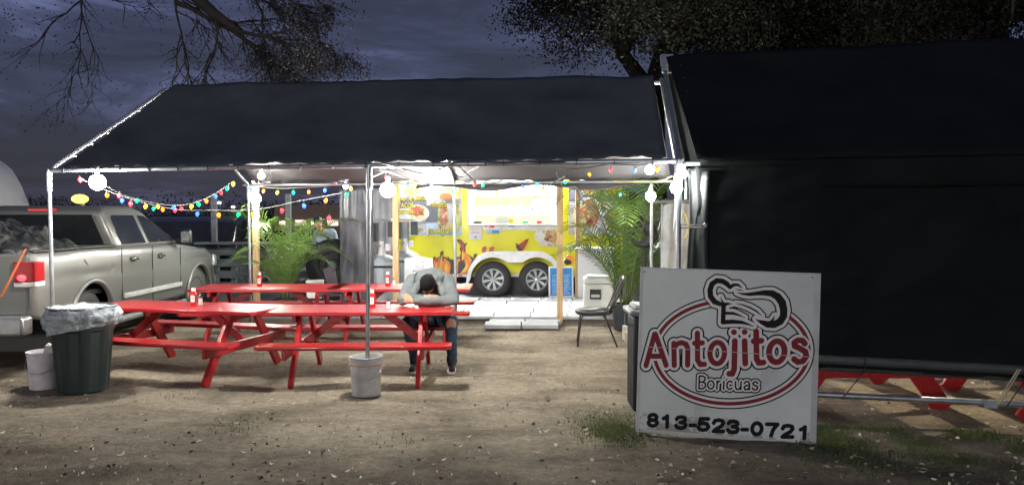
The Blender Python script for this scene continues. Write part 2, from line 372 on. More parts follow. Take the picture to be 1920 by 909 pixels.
# bungee ties along the front eave and left rafter
for i in range(19):
    b = MB()
    t = .03+i*.052; p = FL.lerp(FR, t)
    b.lathe([(.027, -.006), (.027, .006)], (0, 0, 0), 10) if 0 else None
    q = [p+Vector((.0, -.028*math.cos(a)-.0, .028*math.sin(a))) for a in np.linspace(-PI*.5, PI*1.4, 9)]
    b.tube(q, .004, 5); b.build('bungee_tie', cable, ca)
b = MB()
for t in (.12, .25, .38, .52, .66, .8, .92):
    p = FL.lerp(DL, t); b.ball(p+Vector((.11, 0, .03)), .012, 8, 5); b.tube([p, p+Vector((.11, 0, .03))], .004, 5)
b.build('ball_bungee', cablew, ca)
# sagging tarp edge under the rear eave, seen from below
def flap(u, v):
    p = RL.lerp(RR, .42+u*.50); return p+Vector((.0, -.10*v, -.02-.06*v+.04*math.sin(u*14)*v))
grid_sheet('loose_flap', flap, 40, 5, liner, ca, .003)
# ------------------------------------------------------------------ canopy B with tarp wall
cb = thing('canopy', 'tall black tarp shelter with closed front wall on the right', 'tent')
BL = Vector((1.48, 6.82, EA)); dB = Vector((.98, -.235, 0)); bB = Vector((.235, .98, 0)); LB = 5.2
BR_ = BL+dB*LB; BD = P(1243, 110, 8.55); BDR = BD+dB*LB*.98+Vector((0, 0, .0))
pipe(BL+Vector((0, .02, -.02)), BR_+Vector((0, .02, -.02)), .02, 'eave_pipe', steel_dark, cb); pipe(BL, BD, .027, 'rafter', steel_dark, cb); pipe(BD-Vector((0, 0, .06)), BDR-Vector((0, 0, .06)), .02, 'ridge_pipe', steel_dark, cb)
BRL = BL+bB*3.7; pipe(BD, BRL, .024, 'rafter', steel_dark, cb)
pipe(BRL, BRL-Vector((0, 0, EA)), .022, 'post', steel, cb); pipe(Vector((BL.x-.03, BL.y, 0)), BL, .022, 'post', steel, cb)
pipe(BL+Vector((-.03, 0, -.62)), BL+Vector((0, 0, .02)), .031, 'elbow', steel_dark, cb)
MB().tube([BD+Vector((.19, 0, .0)), BD+Vector((.0, -.01, .01)), BD.lerp(BL, .16)], [.037, .04, .035], 12).build('elbow', mat('elbow_grey', (.4, .43, .44), .4, .3), cb, smooth='auto')
MB().tube([BD.lerp(BL, .18)+Vector((-.035, -.03, 0)), BD.lerp(BL, .17)+Vector((.12, -.04, -.0))], .007, 6).build('tie', cablew, cb)
def roofB(u, v):
    e = BL+dB*(LB*u); d = BD+dB*(LB*.98*u); p = e.lerp(d, v)+Vector((0, -.085*(1-v), .037-.03*(1-v)**6)); p.x += .10*(1-v)*(1-u)+.03
    p.z -= .05*math.sin(PI*v)*math.sin(PI*u); p.z += min(1, v*6)*(.03*noise.noise((u*6, v*4, 9))+.015*noise.noise((u*18+v*8, v*9, 4))); return p
grid_sheet('roof_cloth', roofB, 50, 20, clothB, cb, .004)
def roofB2(u, v):
    e = BL+bB*3.8+dB*(LB*u); d = BD+dB*(LB*.98*u); return e.lerp(d, v)+Vector((0, 0, .03))
grid_sheet('roof_cloth', roofB2, 20, 8, clothB, cb, .004)
def valance(u, v):
    p = BL+dB*(LB*u)+Vector((.13*(1-u)+.03, -.060, .015)); p.z -= .255*v; p.y += .008*math.sin(u*30)*v; return p
grid_sheet('valance', valance, 60, 6, clothB, cb, .003)
def wall(u, v):
    p = BL+dB*(.12+(LB-.12)*u)+Vector((0, -.02, -.05)); z = p.z*(1-v)+.44*v-.06*u*v; p.z = z
    f = noise.noise((u*3+v*2.4, v*1.2-u*1.5, 4))*.06+noise.noise((u*11+v*9, v*4-u*5, 8))*.028+noise.noise((u*30-v*14, v*12+u*9, 2))*.010
    edge = math.exp(-u*30); p.y += f+.02*math.sin(v*22)*edge-.025*math.exp(-((u*6-v*1.3+.1)**2)*16); p.x += .018*math.sin(v*9)*edge
    return p
grid_sheet('wall_cloth', wall, 150, 70, clothB, cb, .003)
greyt = mat('hem_cloth', (.035, .042, .045), .65, 0, .3, 3, .4, 30, transl=.1)
def hem(x0, x1, zt, dy, ph):
    def fn(u, v):
        p = BL+dB*(x0+(x1-x0)*u)+Vector((0, dy+.025*math.sin(u*5+ph)+.006*math.sin(v*19+ph), 0)); p.z = zt*(1-v)+.42*v; p.x += .014*math.sin(v*7+ph); return p
    return fn
grid_sheet('hem_strip', hem(.07, .17, 2.13, .01, 0), 6, 30, greyt, cb, .003)
grid_sheet('hem_strip', hem(.15, .25, 2.10, -.055, 2), 6, 30, mat('hem_cloth_dark', (.018, .022, .024), .65, 0, .3, 3, .4, 30), cb, .003)
b = MB()
for i in range(8):
    for dx in (.07, .20):
        t = i/7.2; p = BL.lerp(BD, 1-t)+Vector((.08+dx+.05*(t), -.05, .04)); b.ball(p, .006, 8, 5)
p = BL+dB*.20+Vector((0, -.085, -.56)); b.lathe([(.008, -.004), (.02, -.004), (.02, .004), (.008, .004)], p, 12, 'y')
b.build('grommets', chrome, cb, smooth=True)
MB().tube([p, p+Vector((-.12, .02, .0)), BL+Vector((-.03, .0, -.555))], .006, 6).tube([p+Vector((-.02, 0, -.02)), BL+Vector((-.03, .0, -.585))], .005, 6).build('tie', cable, cb)
# bottom rails
ra = BL+dB*.1; ra.z = .53; rb = BL+dB*LB; rb.z = .46
def rail(u, v):
    c_ = ra.lerp(rb, u)+Vector((0, -.05, -.01)); a = v*2*PI; return c_+Vector((0, math.cos(a)*.037, math.sin(a)*(.037+.004*noise.noise((u*40, v*3, 0)))))
grid_sheet('wrapped_rail', rail, 60, 12, mat('rail_cloth', (.055, .06, .062), .6, 0, .3, 6, .3, 50), cb, .002)
def band(u, v):
    c_ = ra.lerp(rb, u)+Vector((0, -.035, -.075)); c_.z -= .03*v+.012*max(0, noise.noise((u*14, 0, 0)))*v; c_.y += .01*math.sin(u*50)*v; return c_
grid_sheet('bottom_flap', band, 80, 3, mat('flap_cloth', (.03, .033, .035), .7, 0, .3, 6, .3, 50), cb, .003)
la, lb = Vector((ra.x-.2, ra.y+.0, .205)), Vector((rb.x, rb.y-.02, .205)); pipe(la, lb, .026, 'ground_rail', steel, cb)
b = MB()
for t in (.14, .27, .5, .72):
    q = ra.lerp(rb, t); w = la.lerp(lb, t); b.tube([q+Vector((0, -.09, .03)), q+Vector((.004, -.085, -.08)), w+Vector((0, -.033, 0)), w+Vector((0, 0, -.03))], .005, 6)
b.build('tie', cable, cb)
q = la.lerp(lb, .485); w = ra.lerp(rb, .49)
MB().tube([w+Vector((0, -.09, .0)), q+Vector((-.01, -.034, .0)), q+Vector((0, 0, -.035))], .006, 6).tube([w+Vector((.02, -.09, .0)), q+Vector((.012, -.034, -.01))], .006, 6).build('rope', mat('rope', (.5, .42, .3), .8), cb)
MB().prism([(-.13, .05), (.0, .0), (.0, -.035), (-.1, -.03)], lambda u, v, w_: q+Vector((u, -.036-w_, v)), .004).build('tape', mat('pale_tape', (.35, .4, .42), .5), cb)
# ------------------------------------------------------------------ picnic tables
def picnic(name, L_, loc, rz, label, group='red wooden picnic tables under the canopy', wt=.74, lw=.10):
    t = thing(name, label, 'table', loc, rz, group)
    pw = (wt-4*.006)/5
    for i in range(5):
        y = -wt/2+pw/2+i*(pw+.006); MB().box((0, y, .70), (L_-random.uniform(0, .012), pw, .04)).build('plank', red, t, bevel=.006, seg=1)
    for s in (-1, 1):
        l2 = L_/2+.01; c_ = .05
        MB().prism([(-l2, -.12), (-l2, .12-c_), (-l2+c_, .12), (l2-c_, .12), (l2, .12-c_), (l2, -.12), (l2-c_, -.125), (-l2+c_, -.125)] if s > 0 else [(-l2+c_, -.125), (-l2, -.08), (-l2, .12), (l2, .12), (l2, -.08), (l2-c_, -.125)],
                   lambda u, v, w: Vector((u, v+s*.67, .39+w)), .042).build('bench_seat', red, t, bevel=.005, seg=1)
    for e_ in (-1, 1):
        x = e_*(L_/2-.33)
        MB().box((x+e_*.045, 0, .655), (.04, wt-.06, .085)).build('cleat', red, t, bevel=.004, seg=1)
        MB().box((x+e_*.047, 0, .335), (.04, 1.50, .10)).build('crossbeam', red, t, bevel=.005, seg=1)
        for s in (-1, 1):
            MB().beam((x, s*.20, .70-.022), (x, s*.68, -.01), .042, lw, (0, 1, 0)).build('leg', red, t, bevel=.004, seg=1)
        MB().beam((x-e_*.0, 0, .35), (x-e_*.42, 0, .675), .085, .038, (0, 1, 0)).build('brace', red, t, bevel=.004, seg=1)
    return t
picnic('picnic_table', 2.12, (-3.64, 8.61, 0), R(-15), 'near left red picnic table beside the bagged trash can')
T2 = picnic('picnic_table', 1.93, (-1.60, 8.38, 0), R(1.5), 'near right red picnic table where the slumped person rests')
picnic('picnic_table', 2.06, (-3.42, 11.0, 0), R(1), 'far left red picnic table with a lone ketchup bottle beside the truck', wt=.92)
picnic('picnic_table', 2.0, (-1.58, 11.05, 0), R(0), 'far right red picnic table directly behind the person in grey', wt=.92)
g2 = 'red picnic tables inside the tarp shelter'
picnic('picnic_table', 1.8, (3.17, 7.42, 0), R(90), 'red picnic table end seen below the black tarp behind the pipe rail', g2, lw=.17)
picnic('picnic_table', 1.8, (5.00, 7.05, 0), R(90), 'red picnic table at the far right edge under the black tarp', g2, lw=.17)
# ------------------------------------------------------------------ bulbs and string lights
def glow(name, col, s, emissive_only=True):
    m = bpy.data.materials.new(name); m.use_nodes = True; n_ = m.node_tree.nodes; b_ = n_['Principled BSDF']
    b_.inputs['Base Color'].default_value = tuple(col)+(1,); b_.inputs['Emission Color'].default_value = tuple(col)+(1,); b_.inputs['Emission Strength'].default_value = s; b_.inputs['Roughness'].default_value = .3
    return m
def white_bulb(px, py, Z, r, watts, label, top=None, warm=(1, .97, .9)):
    p = P(px, py, Z); t = thing('light_bulb', label, 'bulb', p, 0, 'bare white bulbs lighting the canopy')
    area = 4*PI*r*r; m = glow('bulb_glow', warm, watts*BULB_W/(PI*area))
    MB().ball((0, 0, 0), r, 16, 12).build('globe', m, t, smooth=True)
    MB().lathe([(.018, r*.96), (.022, r+.05), (.014, r+.07)], n=12).build('socket', whitep, t)
    if top is not None: MB().tube([Vector((0, 0, r+.06)), Vector((0, 0, top-p.z))], .005, 6).build('cord', cable, t)
    return t
white_bulb(183, 342, 7.95, .080, 120, 'bright white bulb hanging at the front left corner of the canopy', EA)
white_bulb(727, 356, 7.55, .072, 120, 'bright white bulb just right of the middle front post', EA)
white_bulb(480, 372, 12.3, .075, 90, 'white bulb above the left palm on the timber post')
white_bulb(809, 366, 11.0, .085, 110, 'white bulb in front of the taco picture on the trailer', EA)
white_bulb(1220, 368, 10.0, .065, 70, 'white bulb among the cables behind the right palm')
white_bulb(1268, 352, 6.75, .052, 15, 'white bulb hanging lowest on the shelter corner pipe')
white_bulb(1281, 326, 6.70, .036, 10, 'small white bulb highest on the shelter corner pipe')
white_bulb(648, 350, 11.8, .035, 12, 'small bluish white bulb left of the middle post on the rear eave', None, (.8, .85, 1))
white_bulb(490, 330, 11.2, .045, 30, 'added small white bulb for the glare under the roof above the left palm')  # added bulb; only reflected glare sits here on the roof underside
white_bulb(810, 325, 9.9, .045, 26, 'small white bulb under the roof beside the middle post')
white_bulb(1218, 319, 7.9, .045, 26, 'added small white bulb for the glare under the roof at its right end')  # added bulb standing in for a glare spot under the roof
pin = P(1750, 300, 7.4); pin.z = 2.0
t = thing('light_bulb', 'white bulb inside the shelter lighting the sand behind the tarp wall', 'bulb', pin, 0, 'bare white bulbs lighting the canopy')
MB().ball((0, 0, 0), .05, 16, 12).build('globe', glow('bulb_glow', (1, .86, .64), 170/(PI*4*PI*.0025)), t, smooth=True)
COL = dict(r=(1, .03, .04), o=(1, .22, .01), y=(1, .50, .03), g=(.0, .55, .18), b=(.03, .12, 1), c=(.05, .6, .7))
CG = {k: glow('colour_bulb_'+k, v, 4) for k, v in COL.items()}
def string_lights(label, wire, bulbs, wm=cable, r=.028, wr=.004):
    t = thing('string_lights', label, 'string lights', (0, 0, 0), 0, 'strings of coloured Christmas bulbs')
    pts = [P(*w) for w in wire]; sm = []
    for i in range(len(pts)-1):
        p0, p1, p2, p3 = pts[max(i-1, 0)], pts[i], pts[i+1], pts[min(i+2, len(pts)-1)]
        for k in range(5):
            s = k/5; sm.append(.5*((2*p1)+(-p0+p2)*s+(2*p0-5*p1+4*p2-p3)*s*s+(-p0+3*p1-3*p2+p3)*s**3))
    sm.append(pts[-1]); MB().tube(sm, wr, 6).build('wire', wm, t, smooth=True)
    for px, py, Z, c_ in bulbs:
        p = P(px, py, Z); k = .62*r*Z/8*random.uniform(.8, 1.0)**.5 if Z > 9 else .7*r*random.uniform(.92, 1.08)
        tl = random.uniform(-.35, .35); rot = (tl, random.uniform(-.35, .35), 0)
        o = MB().lathe([(.35*k, 1.25*k), (.75*k, .8*k), (1.0*k, .15*k), (.9*k, -.5*k), (.5*k, -1.15*k), (.08*k, -1.5*k)], n=12).build('bulb', CG[c_], t, p, rot, smooth=True)
        MB().lathe([(.45*k, 1.2*k), (.42*k, 2.0*k), (.25*k, 2.2*k)], n=10).build('socket', blackp, o)
def zz(px, a=(205, 8.0), b_=(437, 11.8)): return a[1]+(b_[1]-a[1])*(px-a[0])/(b_[0]-a[0])
string_lights('swag of coloured bulbs from the front left bulb back to the rear left post', [(200, 350, 8.0), (235, 367, zz(235)), (280, 379, zz(280)), (325, 385, zz(325)), (365, 380, zz(365)), (405, 362, zz(405)), (436, 340, 11.8)],
    [(x, y, zz(x), c_) for x, y, c_ in ((201, 366, 'o'), (224, 367, 'r'), (245, 382, 'r'), (257, 376, 'g'), (288, 391, 'g'), (296, 387, 'y'), (305, 393, 'o'), (328, 394, 'r'), (340, 391, 'r'), (359, 387, 'y'), (372, 383, 'g'), (387, 377, 'o'), (404, 368, 'b'), (414, 361, 'r'), (426, 353, 'g'), (437, 345, 'y'))], cablew, .030)
def z2(px): return 8.2+(12.2-8.2)*(px-150)/500
string_lights('lower straighter line of coloured bulbs sagging behind the palm', [(150, 335, 8.0), (229, 368, z2(229)), (325, 392, z2(325)), (400, 394, z2(400)), (480, 393, z2(480)), (560, 377, z2(560)), (640, 362, z2(640))],
    [(x, y, z2(x), c_) for x, y, c_ in ((150, 337, 'r'), (229, 376, 'b'), (273, 387, 'y'), (326, 389, 'b'), (370, 401, 'b'), (410, 403, 'o'), (447, 402, 'g'), (474, 401, 'y'), (529, 395, 'r'), (570, 386, 'b'), (611, 376, 'o'), (650, 365, 'g'), (617, 409, 'r'))], cablew, .033)
string_lights('coloured bulbs hung along the left half of the rear eave', [(455, 347, 11.9), (520, 353, 11.9), (580, 351, 11.8), (660, 345, 11.7)],
    [(x, y, 11.8, c_) for x, y, c_ in ((467, 353, 'b'), (494, 358, 'o'), (520, 361, 'y'), (550, 361, 'g'), (579, 360, 'o'), (609, 357, 'b'), (629, 343, 'r'), (658, 354, 'y'))], cablew, .027)
string_lights('coloured bulbs looped across the top of the trailer window', [(700, 318, 7.5), (725, 322, 7.6), (765, 338, 8.6), (848, 350, 10.4), (893, 340, 10.8), (940, 352, 10.8), (985, 345, 10.7), (1035, 352, 10.6), (1060, 332, 9.8)],
    [(725, 333, 7.6, 'r'), (765, 348, 8.6, 'b'), (848, 358, 10.4, 'g'), (890, 346, 10.8, 'r'), (906, 347, 10.8, 'g'), (931, 361, 10.8, 'o'), (980, 350, 10.7, 'b'), (1007, 346, 10.7, 'c'), (1019, 353, 10.6, 'o'), (1060, 341, 9.8, 'g')], cable, .028)
string_lights('coloured bulbs hanging below the right end of the front eave', [(1062, 318, 7.0), (1105, 314, 7.0), (1145, 308, 6.95), (1190, 310, 6.9), (1235, 306, 6.85), (1280, 308, 6.75)],
    [(1105, 327, 7.0, 'o'), (1145, 319, 6.95, 'r'), (1190, 320, 6.9, 'b'), (1232, 318, 6.85, 'o'), (1279, 315, 6.72, 'g'), (1163, 365, 10.8, 'c')], cable, .022)
# black cables drooping from the front eave
def cord(label, pts, r=.006, m=cable):
    pts = [P(*w) for w in pts]; sm = []
    for i in range(len(pts)-1):
        p0, p1, p2, p3 = pts[max(i-1, 0)], pts[i], pts[i+1], pts[min(i+2, len(pts)-1)]
        for k in range(6):
            s = k/6; sm.append(.5*((2*p1)+(-p0+p2)*s+(2*p0-5*p1+4*p2-p3)*s*s+(-p0+3*p1-3*p2+p3)*s**3))
    sm.append(pts[-1]); o = MB().tube(sm, r, 6).build('power_cord', m, None, smooth=True); return tag(o, label, 'cord')
cord('black cable looping over the front eave right of the middle post', [(700, 300, 7.25), (760, 318, 7.3), (800, 325, 7.3), (835, 312, 7.2), (860, 300, 7.1), (900, 300, 7.05), (930, 306, 7.0), (990, 304, 6.98), (1060, 303, 6.95)])
cord('black cable sagging in front of the serving window top', [(860, 312, 7.2), (885, 335, 8.5), (905, 352, 10), (940, 340, 10.5), (985, 352, 10.4), (1020, 352, 9.5), (1042, 340, 8), (1062, 330, 7)])
cord('black cable crossing down from the eave to the right palm', [(1040, 318, 7.0), (1056, 350, 8.5), (1080, 352, 9.2), (1090, 372, 9.6), (1120, 400, 10), (1160, 425, 10.4)])
cord('short dark cable with empty sockets by the rear middle post', [(835, 305, 7.2), (850, 325, 9), (866, 332, 9.4), (880, 322, 9), (893, 315, 8), (910, 306, 7.1)], .008)
cord('yellow extension cord along the rear eave at the right', [(1150, 340, 9), (1200, 342, 9.1), (1240, 338, 9), (1262, 330, 7.4)], .008, mat('yellow_cord', (.6, .5, .12), .5))
cord('yellow cord loop hanging behind the corner post', [(1282, 397, 7.6), (1288, 410, 7.6), (1290, 432, 7.6), (1284, 446, 7.6)], .008, MATS['yellow_cord'])
cord('thin white wire running from the bulb to the middle post', [(694, 334, 7.4), (712, 326, 7.45), (727, 322, 7.5), (760, 334, 8.4), (775, 338, 9)], .004, cablew)
# clamp reflector lamps above the eave
# ------------------------------------------------------------------ timber posts
def post(px, Z, zt, label, w=.092):
    X = (px-960)/F*Z; o = MB().box((0, 0, zt/2), (w, w, zt)).build('wooden_post', wood, None, (X, Z, 0), (0, 0, random.uniform(-.03, .03)), bevel=.005, seg=1)
    tag(o, label, 'post', 'pine timber posts round the trailer')
post(1050, 12.37, 2.32, 'knotty pine timber post standing in front of the trailer wheel'); post(742, 12.6, 2.3, 'pine timber post beside the grey portable sink')
post(480, 12.6, 2.3, 'pine timber post half hidden by the left palm'); post(1083, 15.3, 2.5, 'pale timber post between blue board and white freezer')
# ------------------------------------------------------------------ food trailer
TZ = 15.8; tx0, tx1 = (745-960)/F*TZ, (1168-960)/F*TZ
tr = thing('food_trailer', 'yellow food trailer with flames, taco pictures and an open lit serving window', 'food trailer')
yel = mat('yellow_wrap', (.76, .72, .016), .35, 0, .06, 2, .05, 30)
def TP(px, py): p = P(px, py, TZ); return p.x, p.z
wx0, wz1 = TP(878, 340); wx1, wz0 = TP(1046, 420); zb = TP(800, 514)[1]; zt = 3.0
wz1 = 2.46
b = MB()
def wallbox(x0, x1, z0, z1, b=b): b.box(((x0+x1)/2, TZ+.03, (z0+z1)/2), (x1-x0, .06, z1-z0))
wallbox(tx0, wx0, zb, zt); wallbox(wx1, tx1, zb, zt); wallbox(wx0, wx1, zb, wz0); wallbox(wx0, wx1, wz1, zt)
b.build('side_wall', yel, tr)
b = MB(); xc = (tx0+tx1)/2; wd = tx1-tx0
b.box((xc, TZ+2.2, (zb+zt)/2), (wd, .06, zt-zb)); b.box((tx0+.03, TZ+1.13, (zb+zt)/2), (.06, 2.13, zt-zb)); b.box((tx1-.03, TZ+1.13, (zb+zt)/2), (.06, 2.13, zt-zb))
b.box((xc, TZ+1.1, zt+.03), (wd+.04, 2.3, .06)); b.box((xc, TZ+1.1, zb-.02), (wd, 2.2, .05)); b.build('shell', whitem, tr)
# interior
b = MB(); b.box(((wx0+wx1)/2, TZ+1.9, 2.25), (1.7, .3, .02)); b.box(((wx0+wx1)/2, TZ+1.9, 1.85), (1.7, .3, .02)); b.build('shelf', whitem, tr)
st_ = mat('brushed_steel', (.6, .62, .64), .3, .9)
MB().box((wx1-.30, TZ+1.6, 2.02), (.42, .4, .20)).build('range_hood', st_, tr)
for i in range(12):
    c_ = random.choice([(.6, .1, .05), (.1, .35, .12), (.7, .6, .2), (.6, .6, .6), (.2, .25, .5)])
    MB().lathe([(.035, 0), (.035, .12), (.015, .16), (.015, .18)], (0, 0, 0), 10).build('bottle', mat('bottle%d' % i, c_, .4), tr, (wx1-.62+.05*i if i < 9 else wx0+.25*i-1.4, TZ+1.8, 2.262 if i < 9 else 1.862))
b = MB(); led = glow('led_tube', (1, 1, .97), 480)
MB().box(((wx0+wx1)/2, TZ+2.15, 2.0), (tx1-tx0-.2, .03, 1.9)).box(((wx0+wx1)/2, TZ+.10, 1.0), (tx1-tx0-.2, .03, 1.0)).build('lining', whitem, tr)
b.box(((wx0+wx1)/2, TZ+.9, zt-.06), (1.6, .25, .03)); b.build('ceiling_light', led, tr)
# outside LED bar over the hatch and hatch door
hm = mat('hatch_metal', (.5, .52, .54), .35, .6)
MB().beam(((wx0+wx1)/2-.93, TZ-.02, 2.50), ((wx0+wx1)/2-.93, TZ-.85, 2.80), .03, .03).build('gas_strut', steel, tr); MB().box(((wx0+wx1)/2, TZ-.46, 2.69), (wx1-wx0+.1, .90, .03), Matrix.Rotation(R(-20), 3, 'X')).build('hatch_door', hm, tr)
for xx in (-2.0, -.95, .2, 1.3):
    MB().box((xx, TZ-.10, 2.80), (.75, .08, .05)).build('led_bar', glow('led_bar_glow', (1, 1, .98), 600), tr)
MB().box(((wx0+wx1)/2, TZ-.10, wz0-.015), (wx1-wx0+.05, .24, .03)).build('counter', whitem, tr, bevel=.004)
for x_ in (wx0+.01, wx1-.01): MB().box((x_, TZ-.004, (wz0+wz1)/2), (.05, .05, wz1-wz0)).build('window_frame', mat('blue_film', (.25, .33, .62), .3, .3), tr)
# window header flag bunting (blue with white dots)
MB().box((wx0+.33, TZ-.02, wz1-.13), (.5, .01, .07)).build('banner', mat('blue_banner', (.05, .10, .5), .5), tr)
# graphics: flat print laid on the wall, one sheet per colour, each a little prouder
LAY = [0]
def pr(name, poly, m, px=True, t=.0015):
    LAY[0] += 1; d = .002+.0011*LAY[0]
    q = [TP(*p) for p in poly] if px else poly
    return MB().prism(q, lambda u, v, w: Vector((u, TZ-d-w*.5, v)), t).build(name, m, tr)
def ell(cx, cy, rx, ry, n_=20, j=0, rot=0):
    o = []
    for i in range(n_):
        a = 2*PI*i/n_; k = 1+j*random.uniform(-1, 1); x, y = rx*k*math.cos(a), ry*k*math.sin(a); o.append((cx+x*math.cos(rot)-y*math.sin(rot), cy+x*math.sin(rot)+y*math.cos(rot)))
    return o
def rc(x0, y0, x1, y1): return [(x0, y0), (x1, y0), (x1, y1), (x0, y1)]
def food(name, stops, sc=18):
    m = bpy.data.materials.new(name); m.use_nodes = True; n_ = m.node_tree.nodes; l_ = m.node_tree.links; b_ = n_['Principled BSDF']; b_.inputs['Roughness'].default_value = .5
    c_ = n_.new('ShaderNodeTexCoord'); v = n_.new('ShaderNodeTexVoronoi'); v.inputs['Scale'].default_value = sc; l_.new(c_.outputs['Object'], v.inputs['Vector'])
    s_ = n_.new('ShaderNodeSeparateColor'); l_.new(v.outputs['Color'], s_.inputs[0]); r_ = n_.new('ShaderNodeValToRGB'); r_.color_ramp.interpolation = 'LINEAR'; l_.new(s_.outputs[0], r_.inputs[0])
    e_ = r_.color_ramp.elements; e_[0].color = stops[0]+(1,); e_[1].color = stops[-1]+(1,)
    for i, s in enumerate(stops[1:-1]): q = e_.new((i+1)/(len(stops)-1)); q.color = s+(1,)
    l_.new(r_.outputs[0], b_.inputs['Base Color']); return m
meat = food('taco_meat', [(.10, .035, .02), (.28, .11, .05), (.5, .08, .05), (.30, .2, .12), (.55, .5, .3)], 16)
salad = food('salad', [(.10, .22, .03), (.3, .42, .10), (.5, .5, .25), (.35, .12, .06), (.5, .52, .35)], 18)
pale = mat('pale_plate', (.62, .64, .68), .5, var=.08); tort = mat('tortilla', (.62, .54, .30), .6, var=.25, vs=14)
slate = mat('slate_print', (.10, .11, .14), .5); photo = mat('photo_grey', (.45, .46, .50), .5, var=.2, vs=3)
bun = food('fried_food', [(.5, .2, .03), (.7, .42, .10), (.35, .12, .03), (.75, .6, .3)], 12)
pr('print', rc(750, 330, 866, 441), photo); pr('print', rc(750, 371, 800, 390), slate); pr('print', rc(799, 385, 822, 416), slate)
pr('print', rc(752, 330, 792, 373), mat('steel_print', (.35, .38, .42), .5)); pr('print', ell(775, 352, 20, 12, 16, .1, -.6), mat('fried_yellow', (.7, .55, .08), .5)); pr('print', ell(762, 346, 10, 10, 14, .1), bun)
pr('print', ell(782, 400, 23, 16), pale); pr('print', ell(783, 398, 18, 14, 20, .1), tort); pr('print', ell(783, 396, 14, 10, 18, .2), meat)
pr('print', ell(757, 428, 26, 18), pale); pr('print', ell(757, 427, 21, 15), tort); pr('print', ell(753, 425, 14, 10, 16, .2), meat)
pr('print', rc(800, 418, 866, 441), mat('sky_print', (.45, .58, .78), .5)); pr('print', [(822, 330), (862, 330), (862, 372), (840, 374), (822, 368)], salad); pr('print', ell(836, 368, 12, 6, 14, .1), mat('tomato', (.75, .12, .04), .5))
pr('print', ell(831, 408, 11, 34, 20, .1), salad); pr('print', ell(832, 402, 7, 22, 18, .2), meat); pr('print', ell(857, 410, 8, 26, 16, .15), salad); pr('print', ell(858, 356, 6, 20, 14, .1), bun)
# right hand pictures
pr('print', rc(1066, 330, 1168, 380), slate); pr('print', rc(1066, 378, 1168, 440), photo); pr('print', rc(1112, 378, 1168, 400), mat('tan_print', (.45, .36, .22), .5))
pr('print', ell(1107, 352, 20, 14), pale); pr('print', ell(1101, 350, 10, 11, 16, .1), mat('tomato', (.7, .1, .05))); pr('print', ell(1115, 350, 8, 11, 14, .1), salad)
pr('print', ell(1148, 353, 17, 15, 18, .1), bun); pr('print', ell(1103, 405, 27, 36), pale); pr('print', ell(1084, 410, 12, 30, 16, .1), tort); pr('print', ell(1105, 400, 18, 26, 18, .1), meat); pr('print', ell(1090, 418, 9, 22, 16, .1), salad)
pr('print', ell(1152, 410, 22, 34), pale); pr('print', ell(1150, 412, 14, 22, 18, .15), meat)
pr('print', ell(1030, 440, 27, 24, 20, .1), mat('white_print_and_glare', (.75, .76, .72), .5)); pr('print', ell(1034, 432, 17, 10, 18, .15), food('burger', [(.2, .06, .03), (.6, .35, .12), (.8, .7, .5), (.35, .1, .06)], 14)); pr('print', ell(1036, 445, 13, 10, 18, .2), MATS.get('x') or bun); pr('print', ell(1029, 447, 8, 6, 12, .2), meat)
fb = mat('flame_black', (.02, .012, .012), .4); fo = mat('flame_orange', (.75, .24, .025), .4, var=.35, vs=14); fr = mat('flame_red', (.42, .05, .03), .4, var=.3, vs=9); fy = mat('flame_yellow', (.85, .5, .10), .4, var=.2, vs=10)
def cz(l_): return [(740+x/9.0875, 430+y/9.0875) for x, y in l_]
bottom = 756
pr('flame', cz([(640, bottom), (655, 560), (660, 480), (690, 455), (705, 490), (740, 470), (772, 465), (780, 390), (830, 355), (838, 400), (828, 465), (860, 462), (905, 490), (905, 450), (940, 500), (985, 515), (1040, 500), (1060, 465), (1110, 470), (1130, 400), (1110, 320), (1130, 280), (1060, 185), (1080, 168), (1140, 175), (1190, 245), (1245, 222), (1205, 290), (1215, 400), (1300, 455), (1345, 490), (1355, 420), (1410, 410), (1395, 450), (1330, 560), (1290, 680), (1270, bottom)]), fb)
pr('flame', cz([(700, 750), (668, 580), (668, 510), (700, 500), (740, 480), (770, 490), (780, 600), (790, 480), (815, 400), (822, 560), (850, 480), (900, 520), (945, 560), (955, 620), (940, 750)]), fo)
pr('flame', cz([(760, 745), (770, 620), (790, 470), (808, 430), (806, 600), (815, 745)]), fy); pr('flame', cz([(860, 745), (850, 640), (890, 560), (915, 640), (900, 745)]), fy); pr('flame', cz([(700, 740), (690, 600), (720, 560), (735, 740)]), fy)
pr('flame', cz([(670, 540), (668, 505), (735, 478), (760, 520), (740, 560)]), fr)
pr('flame', cz([(1050, 745), (1060, 500), (1110, 490), (1130, 520), (1085, 560), (1080, 745)]), fo); pr('flame', cz([(1120, 745), (1180, 700), (1210, 600), (1185, 500), (1160, 540), (1148, 470), (1150, 340), (1200, 380), (1290, 470), (1320, 520), (1270, 640), (1250, 745)]), fo)
pr('flame', cz([(1135, 300), (1085, 195), (1135, 190), (1190, 265), (1195, 400), (1160, 360)]), fr); pr('flame', cz([(1150, 520), (1148, 400), (1170, 370), (1175, 500)]), fy); pr('flame', cz([(1200, 640), (1240, 560), (1255, 640), (1200, 720), (1120, 745)]), fy)
pr('flame', [(966, 463), (985, 449), (992, 447), (985, 460), (980, 470), (972, 470)], fr); pr('flame', [(966, 455), (972, 458), (980, 470), (972, 470)], fb)
for px in (907, 921): pr('flame', [(px-4, 472), (px-3, 464), (px+3, 461), (px+6, 464), (px+3, 473)], fr)
pr('flame', ell(1068, 487, 9, 8, 14, .2), fo); pr('flame', ell(1064, 491, 7, 5, 10, .1), fb)
